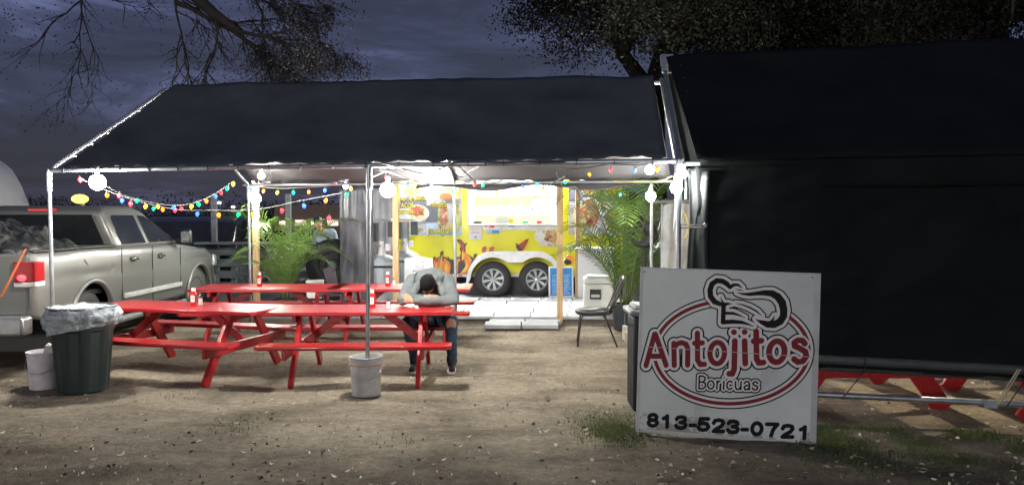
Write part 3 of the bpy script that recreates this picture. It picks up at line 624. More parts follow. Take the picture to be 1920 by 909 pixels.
# notices and stickers
wp = mat('paper', (.75, .76, .78), .6, var=.03); inkm = mat('ink', (.06, .07, .10), .6); stb = mat('sticker_blue', (.05, .25, .6), .5); strd = mat('sticker_red', (.7, .04, .08), .5); stg = mat('sticker_green', (.05, .5, .3), .5)
pr('print', [(905, 421), (1046, 421), (1046, 430), (1010, 433), (960, 431), (930, 434), (905, 431)], mat('white_print_and_glare', (.78, .78, .74), .5)); pr('notice', rc(880, 424, 903, 449), wp)  # white strip below the window is painted-in glare, not print
pr('print', ell(783, 432, 15, 8), pale); pr('print', ell(783, 431, 10, 5, 14, .2), salad); pr('print', ell(845, 425, 9, 9), tort); pr('print', ell(812, 374, 9, 6, 12, .1), bun)
for y in (429, 434, 436): pr('print', rc(884, y, 899, y+1.2), mat('faint_red_ink', (.6, .35, .35), .6))
pr('print', rc(890, 443, 894, 446), inkm)
def stick(x0, y0, x1, y1, m): return pr('sticker', rc(x0, y0, x1, y1), m)
stick(913, 431, 936, 437.5, stb); stick(914, 432, 917.5, 436.5, wp); stick(919, 432, 922.5, 436.5, wp); stick(918, 420, 927, 427, strd); stick(952, 423, 964, 425, stg); stick(909, 421, 914, 425, strd); stick(986, 419, 993, 422.5, stg); stick(1003, 420, 1010, 423, strd)
def sign_txt(s, px, py, sz, m, off=0, sx=1):
    LAY[0] += 1; x, z = TP(px, py); M = Matrix.Translation((x, TZ-.0035-.0011*LAY[0], z)) @ Matrix.Rotation(PI/2, 4, 'X'); text_mesh(s, sz, m, 'lettering', tr, M, .0003, off, sx=sx)
lt = mat('yellow_print', (.85, .72, .04), .5, var=.05)
for s, x, y, sz in (('ALCAPURRIAS', 777, 376, .12), ('TACOS', 762, 389, .13), ('TOSTON', 759, 401, .12), ('TRIPLETA', 822, 389, .11), ('JIBARITOS', 826, 438, .15), ('CHULO', 1108, 367, .14), ('CHIMIBOL', 1153, 366, .13)):
    sign_txt(s, x, y+.5, sz, inkm, .010, .72); sign_txt(s, x, y, sz, lt, .003, .72)
sign_txt('FRITAS', 1036, 462, .09, inkm, 0, .8)
# counter goods, small boxes with menus standing on the counter
for x, w, h, m in ((895, 16, .02, stb), (895, 16, .05, inkm), (941, 24, .13, wp), (958, 8, .10, MATS['yellow_print']), (985, 10, .05, stg), (1011, 9, .06, strd), (1022, 8, .08, wp)):
    X = TP(x, 400)[0]; MB().box((X, TZ-.06, wz0+h/2+.002), (w/92., .02, h)).build('counter_card', m, tr)
# skirt, fenders and wheels
sk = mat('silver_skirt', (.74, .75, .77), .4, .1)
b = MB(); b.box((xc-.0, TZ-.02, zb-.02), (wd, .03, .06)); b.build('skirt', sk, tr)
for px in (863, 1060): X = TP(px, 516)[0]; MB().box((X, TZ-.04, zb-.02), (.07, .012, .03)).build('reflector', glow('red_reflector_glow', (.6, .02, .04), .2), tr)  # reflectors given a faint glow of their own, no lamp inside
w1, w2 = (924.5-960)/F*15.62, (1006-960)/F*15.62; wz = .095+.365
fo_ = []
for t_ in np.linspace(0, 1, 25): a = PI*(1-t_); fo_.append((w1+.50*math.cos(a) if t_ < .5 else w1+.50*math.cos(a), wz+.50*math.sin(a)))
outer = [(w1-.56, zb-.3)]+[(w1+.52*math.cos(a), wz+.56*math.sin(a)) for a in np.linspace(PI*.94, PI*.52, 12)]+[(w2+.52*math.cos(a), wz+.56*math.sin(a)) for a in np.linspace(PI*.48, PI*.06, 12)]+[(w2+.56, zb-.3)]
inner = [(w2+.45*math.cos(a), wz+.45*math.sin(a)) for a in np.linspace(PI*.02, PI*.72, 14)]+[(w1+.45*math.cos(a), wz+.45*math.sin(a)) for a in np.linspace(PI*.28, PI*.98, 14)]
MB().prism(outer+inner, lambda u, v, w: Vector((u, 15.40+w, v)), .42).build('fender', sk, tr)
MB().box(((w1+w2)/2, 16.0, .42), (2.0, .3, .85)).build('wheel_well', blackp, tr)
def wheel(x, par, y=15.46, z=wz, R_=.365, ax='y', mir=1, wname='wheel', spokes=8):
    wh = bpy.data.objects.new(wname, None); C.objects.link(wh); wh.parent = par; wh.location = (x, y, z)
    rr_ = R_*.60
    MB().lathe([(rr_, .0), (R_*.72, -.012), (R_*.92, -.0), (R_, .03), (R_, .19), (R_*.9, .22), (rr_, .21)], n=40, axis='y', caps=False).build('tyre', rubber, wh, smooth='auto')
    MB().lathe([(rr_*.9, .09), (rr_*1.0, .02), (rr_*1.02, .0), (rr_*1.02, .0), (rr_*.94, .0), (rr_*.9, .02), (rr_*.86, .08)], n=36, axis='y', caps=False).build('rim', steel, wh, smooth='auto')
    MB().lathe([(rr_*.9, .075), (rr_*.5, .085), (.01, .085)], n=24, axis='y').build('brake_drum', blackp, wh)
    b_ = MB()
    for i in range(spokes):
        a = 2*PI*i/spokes+.2
        for d_ in (-.09, .09):
            p0 = Vector((math.cos(a)*.04, .02, math.sin(a)*.04)); p1 = Vector((math.cos(a+d_)*rr_*.96, .012, math.sin(a+d_)*rr_*.96)); b_.beam(p0, p1, R_*.075, .02, (0, 1, 0))
    b_.lathe([(.0, -.005), (.035, -.0), (.045, .03)], (0, .0, 0), 16, 'y'); b_.build('spokes', steel if par is not None else steel, wh)
    return wh
wheel(w1, tr); wheel(w2, tr)
# ------------------------------------------------------------------ boards, freezer, cooler
t = thing('menu_board', 'blue chalk menu board in a white frame leaning by the trailer wheel', 'sign', P(1052, 552, 15.25), 0, rot=(R(-6), 0, 0)); t.location.z = .12
MB().box((0, .01, .31), (.49, .02, .61)).build('frame', whitem, t, bevel=.003); MB().box((0, -.003, .31), (.43, .006, .55)).build('panel', mat('blue_board', (.02, .22, .55), .5, var=.15), t)
b = MB()
for i in range(9):
    z = .08+i*.045
    for s_, x0, x1 in ((0, -.17, -.17+random.uniform(.1, .2)), (1, .06, .06+random.uniform(.06, .12))):
        k = x0
        while k < x1: w = random.uniform(.012, .03); b.box((k+w/2, -.0075, z+random.uniform(-.004, .004)), (w, .002, random.uniform(.006, .014))); k += w+.008
b.build('chalk_marks', wp, t)['kind'] = 'stuff'
t = thing('menu_board', 'white printed menu panel standing left of the flames', 'sign', G(785, 0, 0) if 0 else ((786-960)/F*13.6, 13.6, .12), 0, rot=(R(-4), 0, 0))
MB().prism([(-.27, .0), (.34, 0), (.22, .86), (.02, .90), (-.27, .86)], lambda u, v, w: Vector((u, w, v)), .02).build('panel', wp, t)
for s_, z, sz in (('MENU', .60, .09), ('2GO', .68, .08)): text_mesh(s_, sz, inkm, 'lettering', t, Matrix.Translation((-.0, -.003, z)) @ Matrix.Rotation(PI/2, 4, 'X'), .001)
MB().prism([(.04, .79), (.06, .785), (.10, .83), (.08, .815)], lambda u, v, w: Vector((u, -.002-w, v)), .002).build('emblem', fr, t)
b = MB()
for i in range(15):
    z = .05+i*.035
    for x0 in (-.22, .04):
        k = x0
        while k < x0+random.uniform(.12, .19): w = random.uniform(.015, .04); b.box((k+w/2, -.0035, z), (w, .002, .009)); k += w+.008
b.build('print_lines', mat('grey_ink', (.3, .3, .36), .6), t)['kind'] = 'stuff'
o = thing('chest_freezer', 'white freezer cabinet standing behind the cooler at the trailer end', 'freezer', ((1118-960)/F*15.2, 15.3, .12))
MB().box((0, .2, .47), (.72, .5, .94)).build('cabinet', whitem, o, bevel=.015); MB().box((0, .2, .965), (.74, .52, .045)).build('lid', whitem, o, bevel=.015)
o = thing('cooler', 'tall off-white insulated cooler with a dark latch on the platform edge', 'cooler', ((1123-960)/F*12.8, 12.85, .12), R(-6))
cw = mat('cooler_plastic', (.62, .64, .60), .5, var=.08)
MB().box((0, .2, .24), (.50, .55, .47)).build('body', cw, o, bevel=.03, seg=3); MB().box((0, .2, .53), (.51, .56, .10)).build('lid', cw, o, bevel=.025, seg=3)
MB().box((0, .2, .595), (.40, .46, .03)).build('lid_panel', cw, o, bevel=.012)
hd = MB(); hd.box((-.05, -.085, .38), (.18, .02, .03)); hd.box((-.13, -.085, .31), (.02, .02, .16)); hd.box((.03, -.085, .31), (.02, .02, .16)); hd.box((-.05, -.085, .245), (.18, .02, .03)); hd.box((-.05, -.08, .34), (.16, .012, .06)); hd.build('handle', blackp, o)
# ------------------------------------------------------------------ palms
palmg = mat('palm_leaflet', (.04, .10, .018), .45, var=.4, vs=5, bump=0, transl=.25, col2=(.13, .21, .035))
palms = mat('palm_stem', (.075, .10, .025), .6, var=.3, vs=8)
def palm(loc, label, n_, h, spread, potr, poth, seed, dirs=None):
    random.seed(seed); t = thing('potted_palm', label, 'palm', loc)
    MB().lathe([(potr*.78, 0), (potr*.8, .02), (potr*.97, poth*.93), (potr*1.05, poth*.94), (potr*1.05, poth), (potr*.92, poth), (potr*.9, poth*.9)], n=28).build('pot', mat('black_pot', (.014, .02, .025), .5), t, smooth='auto')
    MB().lathe([(potr*.9, poth*.88), (.01, poth*.92)], n=20).build('soil', sub, t)
    for i in range(n_):
        az = 2*PI*i/n_*2.4+random.uniform(-.3, .3); H = h*random.uniform(.48, 1.05)-poth; sp = spread*random.uniform(.55, 1.1); base = Vector((math.cos(az)*potr*.35, math.sin(az)*potr*.35, poth*.9))
        pts = []; K = 18; out = Vector((math.cos(az), math.sin(az), 0))
        for k in range(K+1):
            s = k/K; pts.append(base+out*(sp*s**1.35)+Vector((0, 0, H*(1.12*math.sin(s*PI*(.58+.22*((i*7)%5)/5))))))
        fr_ = MB().tube(pts, [.0075*(1-.8*k/K)+.001 for k in range(K+1)], 5).build('frond', palms, t, smooth=True)
        V = []; Fq = []; 
        for k in range(32):
            s = .14+.86*k/32; x = s*K; a = int(min(x, K-1)); p = pts[a].lerp(pts[a+1], x-a); d = (pts[a+1]-pts[a]).normalized(); side = d.cross(Vector((0, 0, 1)))
            side = side.normalized() if side.length > 1e-3 else Vector((1, 0, 0)); up = side.cross(d).normalized()
            ln = .34*math.sin(PI*min(1, (s-.04)/1.02))**.6*random.uniform(.85, 1.1)
            for sg in (-1, 1):
                q = (side*sg*.85+d*.65+up*.22+Vector((random.uniform(-.06, .06),)*3)).normalized(); w = d*.0105; o_ = len(V)
                p1 = p+q*ln*.5; p2 = p+q*ln*.82-Vector((0, 0, ln*.07)); p3 = p+q*ln-Vector((0, 0, ln*.2))
                V += [p-w*.5, p+w*.5, p1+w, p1-w, p2+w*.7, p2-w*.7, p3+w*.08, p3-w*.08]
                Fq += [[o_, o_+1, o_+2, o_+3], [o_+3, o_+2, o_+4, o_+5], [o_+5, o_+4, o_+6, o_+7]]
        npmesh('leaflets', np.array([tuple(v) for v in V]), np.array(Fq), palmg, fr_)
    random.seed(7)
    return t
palm(((1174-960)/F*11.7, 11.7, 0), 'leafy areca palm in a black pot right of the chair', 27, 2.15, 1.4, .22, .40, 3)
palm(((533-960)/F*12.9, 12.9, 0), 'areca palm behind the far left table beside the timber post', 17, 1.95, 1.15, .2, .35, 11)
# ------------------------------------------------------------------ stacking chair
o = thing('chair', 'black padded stacking chair facing left on the dirt by the palm', 'chair', (1.10, 10.35, 0), R(-4))
vin = mat('black_vinyl', (.025, .02, .026), .3, 0, .2, 8, .2, 60); legm = mat('black_tube', (.02, .018, .016), .4, .3)
MB().lathe([(.02, -.03), (.21, -.035), (.235, -.01), (.235, .02), (.20, .045), (.02, .05)], n=28, sx=1.08, sy=.95).build('seat', vin, o, (0, 0, .44), smooth=True)
def back_(u, v): return Vector((.22+.16*v+.015*math.sin(PI*v), (-.19+.38*u)*(1-.12*v*v), .50+.42*v-.03*(2*u-1)**2*v)) + Vector((.02*math.cos((u-.5)*PI), 0, 0))
grid_sheet('backrest', back_, 10, 12, vin, o, .035)
for s in (-1, 1):
    MB().tube([(-.15, s*.19, .41), (-.18, s*.20, .35), (-.22, s*.21, 0)], .012, 8).build('leg', legm, o); MB().tube([(.17, s*.19, .92), (.22, s*.19, .60), (.22, s*.19, .44), (.16, s*.19, .40)], .012, 8).build('back_frame', legm, o) if 0 else MB().tube([(.36, s*.17, .88), (.23, s*.19, .55), (.16, s*.19, .42), (-.15, s*.19, .41)], .012, 8).build('back_frame', legm, o)
    MB().tube([(.12, s*.19, .41), (.16, s*.2, .35), (.30, s*.22, 0)], .012, 8).build('leg', legm, o)
# ------------------------------------------------------------------ cans, buckets
def bucket(name, loc, label, col, r=.155, h=.37, tilt=0):
    t = thing(name, label, 'bucket', loc, 0, 'five gallon pails', rot=(0, tilt, 0)); m = mat(col[0], col[1], .6, var=.22, vs=7, bump=.1)
    MB().lathe([(.0, 0), (r*.86, 0), (r*.88, .01), (r*.97, h*.80), (r*1.0, h*.81), (r*1.0, h*.84), (r*.97, h*.85), (r*.98, h*.90), (r*1.04, h*.905), (r*1.04, h*.93), (r*.99, h*.935), (r*1.0, h*.97), (r*1.05, h*.975), (r*1.05, h), (r*.97, h), (r*.95, h*.97), (r*.9, h*.75), (0, h*.72)], n=36).build('body', m, t, smooth='auto')
    b_ = MB(); b_.tube([(math.cos(a)*r*1.08, -abs(math.sin(a))*r*1.1-.0, h*.80-math.sin(a)*.13) for a in np.linspace(0, PI, 16)], .003, 5); b_.build('handle', steel, t, smooth=True)
    return t
bp = FM.copy()
t = bucket('bucket', (FM.x-.045, FM.y+.02, 0), 'dirty pale bucket of concrete holding the middle canopy post', ('dirty_pail', (.42, .42, .42)))
MB().lathe([(.0, .27), (.145, .285)], n=20).build('concrete_fill', slab, t)
MB().lathe([(.152, .288), (.158, .290), (.158, .305), (.152, .307)], n=32, caps=False).build('stain_ring', mat('rust_stain', (.5, .3, .22), .7, var=.3, vs=20), t)
t = bucket('bucket', (-4.68, 7.70, 0), 'clean white bucket tucked left of the trash can', ('white_pail', (.66, .62, .64)))
MB().box((.0, 0, 0), (.10, .08, .13)).build('carton', mat('beige_carton', (.5, .48, .42), .7), t, (.05, .02, .36), (.2, .3, .2))
t = thing('trash_can', 'dark ribbed trash can with a clear bag folded over its rim', 'trash can', (-4.25, 7.62, 0)); t.scale = (.87, .87, .98)
canm = mat('dark_green_plastic', (.022, .034, .036), .5, 0, .25, 6, .15, 60)
b = MB(); vs = []; K = 96; Hs = [(0, .255), (.02, .262), (.60, .315), (.62, .325), (.74, .335), (.80, .345)]
for z, r_ in Hs:
    for j in range(K):
        a = 2*PI*j/K; rr_ = r_*(1-.06*max(0, min(1, 2.2*math.sin(a*8)+.4)) if z < .61 else 1); vs.append((rr_*math.cos(a), rr_*math.sin(a), z))
b.add(vs, [(i*K+j, i*K+(j+1) % K, (i+1)*K+(j+1) % K, (i+1)*K+j) for i in range(len(Hs)-1) for j in range(K)]+[tuple(range(K))]); b.build('can_body', canm, t, smooth='auto')
bagm = bpy.data.materials.new('clear_bag'); bagm.use_nodes = True; n_ = bagm.node_tree.nodes; b_ = n_['Principled BSDF']; b_.inputs['Base Color'].default_value = (.52, .58, .62, 1); b_.inputs['Roughness'].default_value = .12
tp = n_.new('ShaderNodeBsdfTransparent'); mxs = n_.new('ShaderNodeMixShader'); nn_ = n_.new('ShaderNodeTexNoise'); nn_.inputs['Scale'].default_value = 7; mr = n_.new('ShaderNodeMapRange'); mr.inputs[1].default_value = .35; mr.inputs[2].default_value = .65; mr.inputs[3].default_value = .62; mr.inputs[4].default_value = .22
l_ = bagm.node_tree.links; l_.new(nn_.outputs['Fac'], mr.inputs[0]); l_.new(mr.outputs[0], mxs.inputs[0]); l_.new(b_.outputs[0], mxs.inputs[1]); l_.new(tp.outputs[0], mxs.inputs[2]); l_.new(mxs.outputs[0], n_['Material Output'].inputs[0])
def bag(u, v):
    a = 2*PI*u; r_ = .355+.028*math.sin(PI*min(1, v*1.15))+.030*noise.noise((math.cos(a)*3, math.sin(a)*3, v*3.5))+.016*noise.noise((math.cos(a)*11, math.sin(a)*11, v*5))+.012*noise.noise((math.cos(a)*26, math.sin(a)*26, v*9))
    if math.cos(a-.3) > .3: r_ += .03*math.sin(PI*v)
    return Vector((r_*math.cos(a), r_*math.sin(a), .84-.24*v-.06*v*math.cos(a-PI*.9)+.012*noise.noise((a*3, 0, 0))))
grid_sheet('bag_skirt', bag, 200, 26, bagm, t, .0015)
def bagtop(u, v):
    a = 2*PI*u; r_ = .355*v+.01; return Vector((r_*math.cos(a), r_*math.sin(a), .842-.0*v+.02*noise.noise((r_*9*math.cos(a), r_*9*math.sin(a), 1))-.05*(1-v)))
grid_sheet('bag_top', bagtop, 60, 8, bagm, t, .0015)
def rim(u, v):
    a = 2*PI*u; b2 = 2*PI*v; return Vector(((.35+.013*math.cos(b2))*math.cos(a), (.35+.013*math.cos(b2))*math.sin(a), .835+.013*math.sin(b2)))
grid_sheet('rim', rim, 60, 8, canm, t, .002)
MB().lathe([(.0, .72), (.32, .76)], n=24).build('rubbish', blackp, t)
t = thing('trash_can', 'tall dark bin with grey latched lid hidden behind the sign', 'trash can', (1.21, 6.9, 0))
MB().box((0, 0, .42), (.30, .4, .84)).build('bin_body', mat('bin_blue_black', (.010, .012, .018), .55, spec=.2), t, bevel=.03); MB().box((-.01, 0, .87), (.36, .46, .05)).build('lid', mat('grey_lid', (.12, .13, .14), .5), t, bevel=.02)
MB().box((-.01, 0, .91), (.26, .34, .05)).build('lid_top', MATS['grey_lid'], t, bevel=.025)
hb = MB(); hb.tube([(-.16, -.1, .86), (-.21, -.1, .85), (-.21, -.1, .76), (-.15, -.1, .75)], .012, 8); hb.build('latch', MATS['grey_lid'], t)
t = thing('paver_stack', 'broken pale concrete blocks piled behind the bin by the palm', 'blocks', (1.75, 10.5, 0))
cbm = mat('cinder_block', (.40, .36, .30), .9, 0, .2, 8, .6, 40)
for x, y, z, dx, dy, dz, r_ in ((0, 0, .07, .42, .2, .14, .0), (-.13, .22, .10, .14, .16, .2, .1), (.1, .26, .16, .34, .2, .05, -.2), (.12, .0, .165, .2, .2, .05, .15)): MB().box((0, 0, 0), (dx, dy, dz)).build('block', cbm, t, (x, y, z), (0, .04 if z > .1 else 0, r_), bevel=.012)
# ------------------------------------------------------------------ condiments
def ketchup(px, py, Z, z, label, k=1):
    p = G(px, py, z); t = thing('ketchup_bottle', label, 'bottle', p, 0, 'squeeze bottles of ketchup')
    MB().lathe([(0, 0), (.033, .0), (.035, .01), (.032, .06), (.035, .12), (.030, .15), (.018, .165), (0, .166)], n=20, sy=.7).build('body', mat('ketchup_red', (.5, .012, .012), .25), t, smooth='auto')
    MB().lathe([(.022, .163), (.022, .19), (.018, .20), (0, .2)], n=16).build('cap', whitep, t, smooth='auto')
    MB().box((0, -.0245, .08), (.044, .003, .075)).build('label_print', wp, t, bevel=.001)
    MB().box((0, -.0265, .085), (.03, .001, .018)).build('emblem', mat('faint_red_ink', (.6, .3, .3)), t)
def shaker(px, py, z, label):
    p = G(px, py, z); t = thing('salt_shaker', label, 'shaker', p, 0, 'glass salt shakers')
    MB().lathe([(0, 0), (.024, 0), (.025, .01), (.02, .06), (.018, .075), (0, .076)], n=14).build('jar', mat('shaker_glass', (.7, .68, .62), .2), t, smooth='auto'); MB().lathe([(.019, .072), (.019, .09), (.01, .1), (0, .1)], n=14).build('cap', chrome, t, smooth='auto')
ketchup(363, 573, 0, .722, 'ketchup bottle on the near left table beside a shaker'); shaker(376, 571, .722, 'salt shaker on the near left table')
ketchup(487, 537, 0, .722, 'ketchup bottle alone on the far left table')
ketchup(698, 577, 0, .722, 'ketchup bottle on the near right table by the middle post'); shaker(728, 577, .722, 'salt shaker on the near right table right of the ketchup')
ketchup(727, 536, 0, .722, 'ketchup bottle on the far right table by the timber post'); shaker(738, 534, .722, 'salt shaker on the far right table by the timber post')
# ------------------------------------------------------------------ people
skin = mat('skin', (.38, .21, .13), .55, var=.12, vs=20, bump=.05); hoodm = mat('grey_hoodie', (.135, .15, .155), .85, 0, .15, 10, .5, 40, dist=.012)
jean = mat('blue_jeans', (.03, .055, .10), .85, 0, .45, 7, .4, 60); hairm = mat('black_hair', (.008, .008, .009), .8, 0, .3, 30, .8, 120, dist=.006, spec=.1); shoem = mat('black_shoe', (.015, .015, .016), .5)
pe = thing('person', 'person in grey hoodie and ripped jeans slumped head down on folded arms', 'person', (-.93, 8.97, 0))
V3 = Vector
def hand(b_caps, w, d, up, flip=1):
    """w wrist, d direction of fingers, up = back of the hand"""
    d = d.normalized(); s_ = d.cross(up).normalized(); up = s_.cross(d).normalized()
    pm = w+d*.045; b_caps.append((w, pm-s_*.018, .024, .022)); b_caps.append((w, pm+s_*.018, .024, .022))
    for i, (o_, ln) in enumerate(((-.032, .058), (-.011, .068), (.011, .064), (.030, .050))):
        a = w+d*.078+s_*o_; m_ = a+d*ln*.55-up*.006; e_ = a+d*ln-up*.022; b_caps += [(pm+s_*o_*.8, a, .012, .0105), (a, m_, .0100, .0092), (m_, e_, .0092, .0078)]
    th = w+d*.02+s_*.03*flip; b_caps += [(th, th+d*.035+s_*.022*flip-up*.006, .012, .010), (th+d*.035+s_*.022*flip-up*.006, th+d*.062+s_*.026*flip-up*.012, .010, .008)]
caps = []
# body core, neck, head, forearms, lower legs: one surface
H0 = V3((.0, -.42, .960))
caps += [((0, .10, .56), (0, -.05, .85), .12, .12), ((0, -.05, .85), (0, -.20, .99), .12, .09), ((0, -.22, 1.0), (0, -.31, .985), .06, .055)]
w1_, w2_ = V3((-.02, -.475, .83)), V3((-.165, -.54, .785))
caps += [((-.27, -.40, .78), w1_, .038, .026), ((.27, -.41, .775), w2_, .038, .026), ((-.2, -.2, .98), (-.27, -.40, .78), .045, .04), ((.2, -.2, .98), (.27, -.41, .775), .045, .04), ((-.2, -.2, .98), (.2, -.2, .98), .06, .06)]
hand(caps, w1_, V3((1, -.05, .10)), V3((0, -.4, 1)), 1); hand(caps, w2_, V3((-.75, .45, .55)), V3((-.3, -.8, .5)), -1)
for s, kx, fx, fy in ((-1, -.235, -.15, -.42), (1, .25, .26, -.42)):
    caps += [((s*.09, .08, .52), (kx, -.33, .51), .07, .052), ((kx, -.33, .51), (fx, fy, .10), .048, .034)]
blob('body', caps, skin, pe, .0085, 3, [(H0, (.074, .095, .088))])
# hoodie
hc = [((0, .13, .58), (0, .02, .78), .165, .172), ((0, .02, .78), (0, -.13, .93), .172, .165), ((-.10, -.15, .97), (.10, -.15, .97), .125, .125), ((-.20, -.19, .985), (-.275, -.37, .82), .082, .068), ((.20, -.19, .985), (.275, -.38, .82), .082, .068),
      ((-.275, -.37, .82), (-.285, -.42, .785), .068, .060), ((.275, -.38, .82), (.285, -.43, .785), .068, .060), ((-.28, -.42, .785), (-.06, -.468, .818), .058, .042), ((.28, -.43, .785), (-.12, -.53, .785), .058, .042)]
hc += [((-.07, -.26, 1.02), (.07, -.26, 1.02), .085, .085), ((-.13, -.32, .93), (-.16, -.38, .86), .05, .04), ((.13, -.32, .93), (.16, -.38, .86), .05, .04)]
hc += [((.02, -.20, 1.09), (.10, -.17, 1.075), .05, .045), ((-.10, -.20, 1.06), (.02, -.20, 1.09), .045, .05), ((.10, -.17, 1.075), (.13, -.28, 1.03), .045, .03), ((-.10, -.20, 1.06), (-.12, -.30, 1.01), .04, .028)]
hd_ = blob('hoodie', hc, hoodm, pe, .011, 4)
bm = bmesh.new(); bm.from_mesh(hd_.data)
for v in bm.verts:
    p = v.co; k = noise.noise((p.x*9, p.y*9, p.z*14))*.010+noise.noise((p.x*22, p.y*22, p.z*30))*.004; v.co += v.normal*k if v.normal.length > 0 else V3()
bm.to_mesh(hd_.data); bm.free()
MB().tube([(-.062, -.468-.0, .818), (-.040, -.472, .822)], .045, 14).build('cuff', mat('dark_cuff', (.04, .045, .05), .8), hd_, smooth='auto')
MB().tube([(-.155, -.19, 1.075), (-.17, -.27, 1.03), (-.165, -.34, .955), (-.13, -.40, .90)], .0055, 6).build('piping', MATS['dark_cuff'], hd_)
b = MB()
for sx_ in (-1, 1):
    b.beam(V3((.262+sx_*.012, -.345, .925)), V3((.262+sx_*.012, -.337, .945)), .006, .004); b.beam(V3((.25, -.352, .934)), V3((.274, -.344, .934)), .004, .004)
b.build('chest_logo', MATS['dark_cuff'], hd_)
blob('hair', [], hairm, pe, .009, 2, [(H0+V3((-.005, -.025, .022)), (.088, .106, .098)), (H0+V3((-.005, .03, .06)), (.07, .07, .06))])
jc = [((-.10, .12, .52), (.10, .12, .52), .135, .135)]
for s, kx, fx, fy in ((-1, -.235, -.15, -.42), (1, .25, .26, -.42)):
    jc += [((s*.10, .10, .52), (kx, -.30, .525), .105, .082), ((kx, -.30, .525), (kx, -.34, .49), .082, .074), ((kx, -.34, .49), (fx, fy+.01, .16), .074, .058), ((fx, fy+.01, .16), (fx, fy+.01, .11), .058, .062)]
jo = blob('jeans', jc, jean, pe, .011, 4)
bm = bmesh.new(); bm.from_mesh(jo.data)
for v in bm.verts:
    p = v.co; v.co += v.normal*(noise.noise((p.x*14, p.y*14, p.z*24))*.008)
bm.to_mesh(jo.data); bm.free()
MB().ball((.252, -.392, .515), (.058, .024, .068), 14, 10).build('torn_knee', skin, jo, smooth=True)
b = MB()
for i in range(26):
    a = 2*PI*i/26; p = V3((.252+.048*math.cos(a), -.395+.012*abs(math.cos(a)), .512+.062*math.sin(a)*(1.25 if math.sin(a) < 0 else 1))); b.tube([p, p+V3((random.uniform(-.006, .006), -.006, random.uniform(-.01, .01)))+V3((-.012*math.cos(a), 0, -.012*math.sin(a)))], .003, 4)
b.build('frayed_threads', mat('frayed_white', (.6, .62, .64), .9), jo)
for s, fx, fy in ((-1, -.15, -.42), (1, .26, -.42)):
    sh = blob('shoe', [((fx, fy+.02, .085), (fx, fy+.01, .05), .05, .045), ((fx, fy+.04, .045), (fx+s*.015, fy-.15, .040), .042, .036), ((fx, fy, .07), (fx, fy, .13), .045, .05)], shoem, pe, .01, 3)
    MB().prism([(x*.046*(1 if y > -.5 else .9), y) for x, y in ((-1, -.14), (-.6, -.185), (.6, -.185), (1, -.14), (.9, 0), (.9, .07), (.4, .09), (-.4, .09), (-.9, .07), (-.9, 0))], lambda u, v, w: V3((fx+u, fy+v, .0+w)), .022).build('sole', whitep, sh)
# second person behind the curtain, bending over
p2 = thing('person', 'person in a slate shirt and dark cap bending by the black smoker behind', 'person', ((606-960)/F*14.4, 14.4, 0))
c2 = [((.10, .1, .95), (.06, 0, 1.25), .12, .12), ((.06, 0, 1.25), (.0, -.05, 1.42), .12, .09), ((0, -.05, 1.42), (-.06, -.08, 1.52), .05, .05), ((-.12, -.02, 1.38), (-.24, -.12, 1.15), .045, .038), ((-.24, -.12, 1.15), (-.26, -.3, .98), .036, .026), ((.18, -.02, 1.40), (.26, -.1, 1.1), .045, .035), ((.26, -.1, 1.1), (.2, -.3, 1.0), .035, .026)]
for s in (-1, 1): c2 += [((.1+s*.09, .1, .9), (.1+s*.1, .05, .48), .08, .055), ((.1+s*.1, .05, .48), (.1+s*.1, .1, .08), .05, .035), ((.1+s*.1, .1, .05), (.1+s*.1, -.06, .04), .04, .035)]
hand(c2, V3((-.26, -.3, .98)), V3((0, -.6, -.6)), V3((0, -1, .3))); hand(c2, V3((.2, -.3, 1.0)), V3((-.3, -.6, -.5)), V3((0, -1, .3)), -1)
blob('body', c2, skin, p2, .012, 3, [(V3((-.08, -.10, 1.60)), (.075, .09, .105))])
blob('shirt', [((.10, .1, .90), (.06, 0, 1.25), .165, .17), ((-.10, -.02, 1.38), (.16, -.02, 1.40), .10, .10), ((.06, 0, 1.25), (.02, -.02, 1.38), .17, .12), ((-.14, -.02, 1.37), (-.25, -.12, 1.14), .07, .06), ((.2, -.02, 1.38), (.27, -.1, 1.1), .07, .06)], mat('slate_shirt', (.22, .27, .32), .85, bump=.4, bs=20), p2, .016, 4)
blob('cap', [((-.08, -.16, 1.64), (-.09, -.24, 1.62), .03, .02)], shoem, p2, .012, 2, [(V3((-.08, -.09, 1.65)), (.085, .10, .075))])
blob('trousers', [((.1+s*.09, .1, .9), (.1+s*.1, .05, .48), .10, .075) for s in (-1, 1)]+[((.1+s*.1, .05, .48), (.1+s*.1, .1, .10), .072, .06) for s in (-1, 1)], mat('dark_trousers', (.02, .022, .03), .9), p2, .016, 3)
# ------------------------------------------------------------------ the big sign
SB = (G(1193.5, 813), None)
BLs = Vector((.98, 6.09, 0.0)); BRs = Vector((2.298, 5.785, -.03)); W_ = (BRs-BLs).length; Hh = 1.31
ang = math.atan2(BRs.y-BLs.y, BRs.x-BLs.x)
sg = thing('sign_board', 'white sign reading Antojitos Boricuas 813-523-0721 leaning on the shelter', 'sign', BLs, 0, rot=(0, 0, 0))
Mx = Matrix.Translation(BLs) @ Matrix.Rotation(ang, 4, 'Z') @ Matrix.Rotation(R(-2.6), 4, 'X') @ Matrix.Rotation(R(1.25), 4, 'Y')
sg.matrix_world = Mx
sgm = mat('sign_white', (.56, .61, .60), .38, 0, .16, 1.3, .04, 30); wear(sgm, (.22, .19, .15), 4.5, .66, (1, 1, 1), .75, .30); wear(sgm, (.36, .38, .37), 2.2, .60, (1.5, 1, .5), .4)
sgb = mat('sign_back', (.50, .53, .52), .6, var=.2, vs=4)
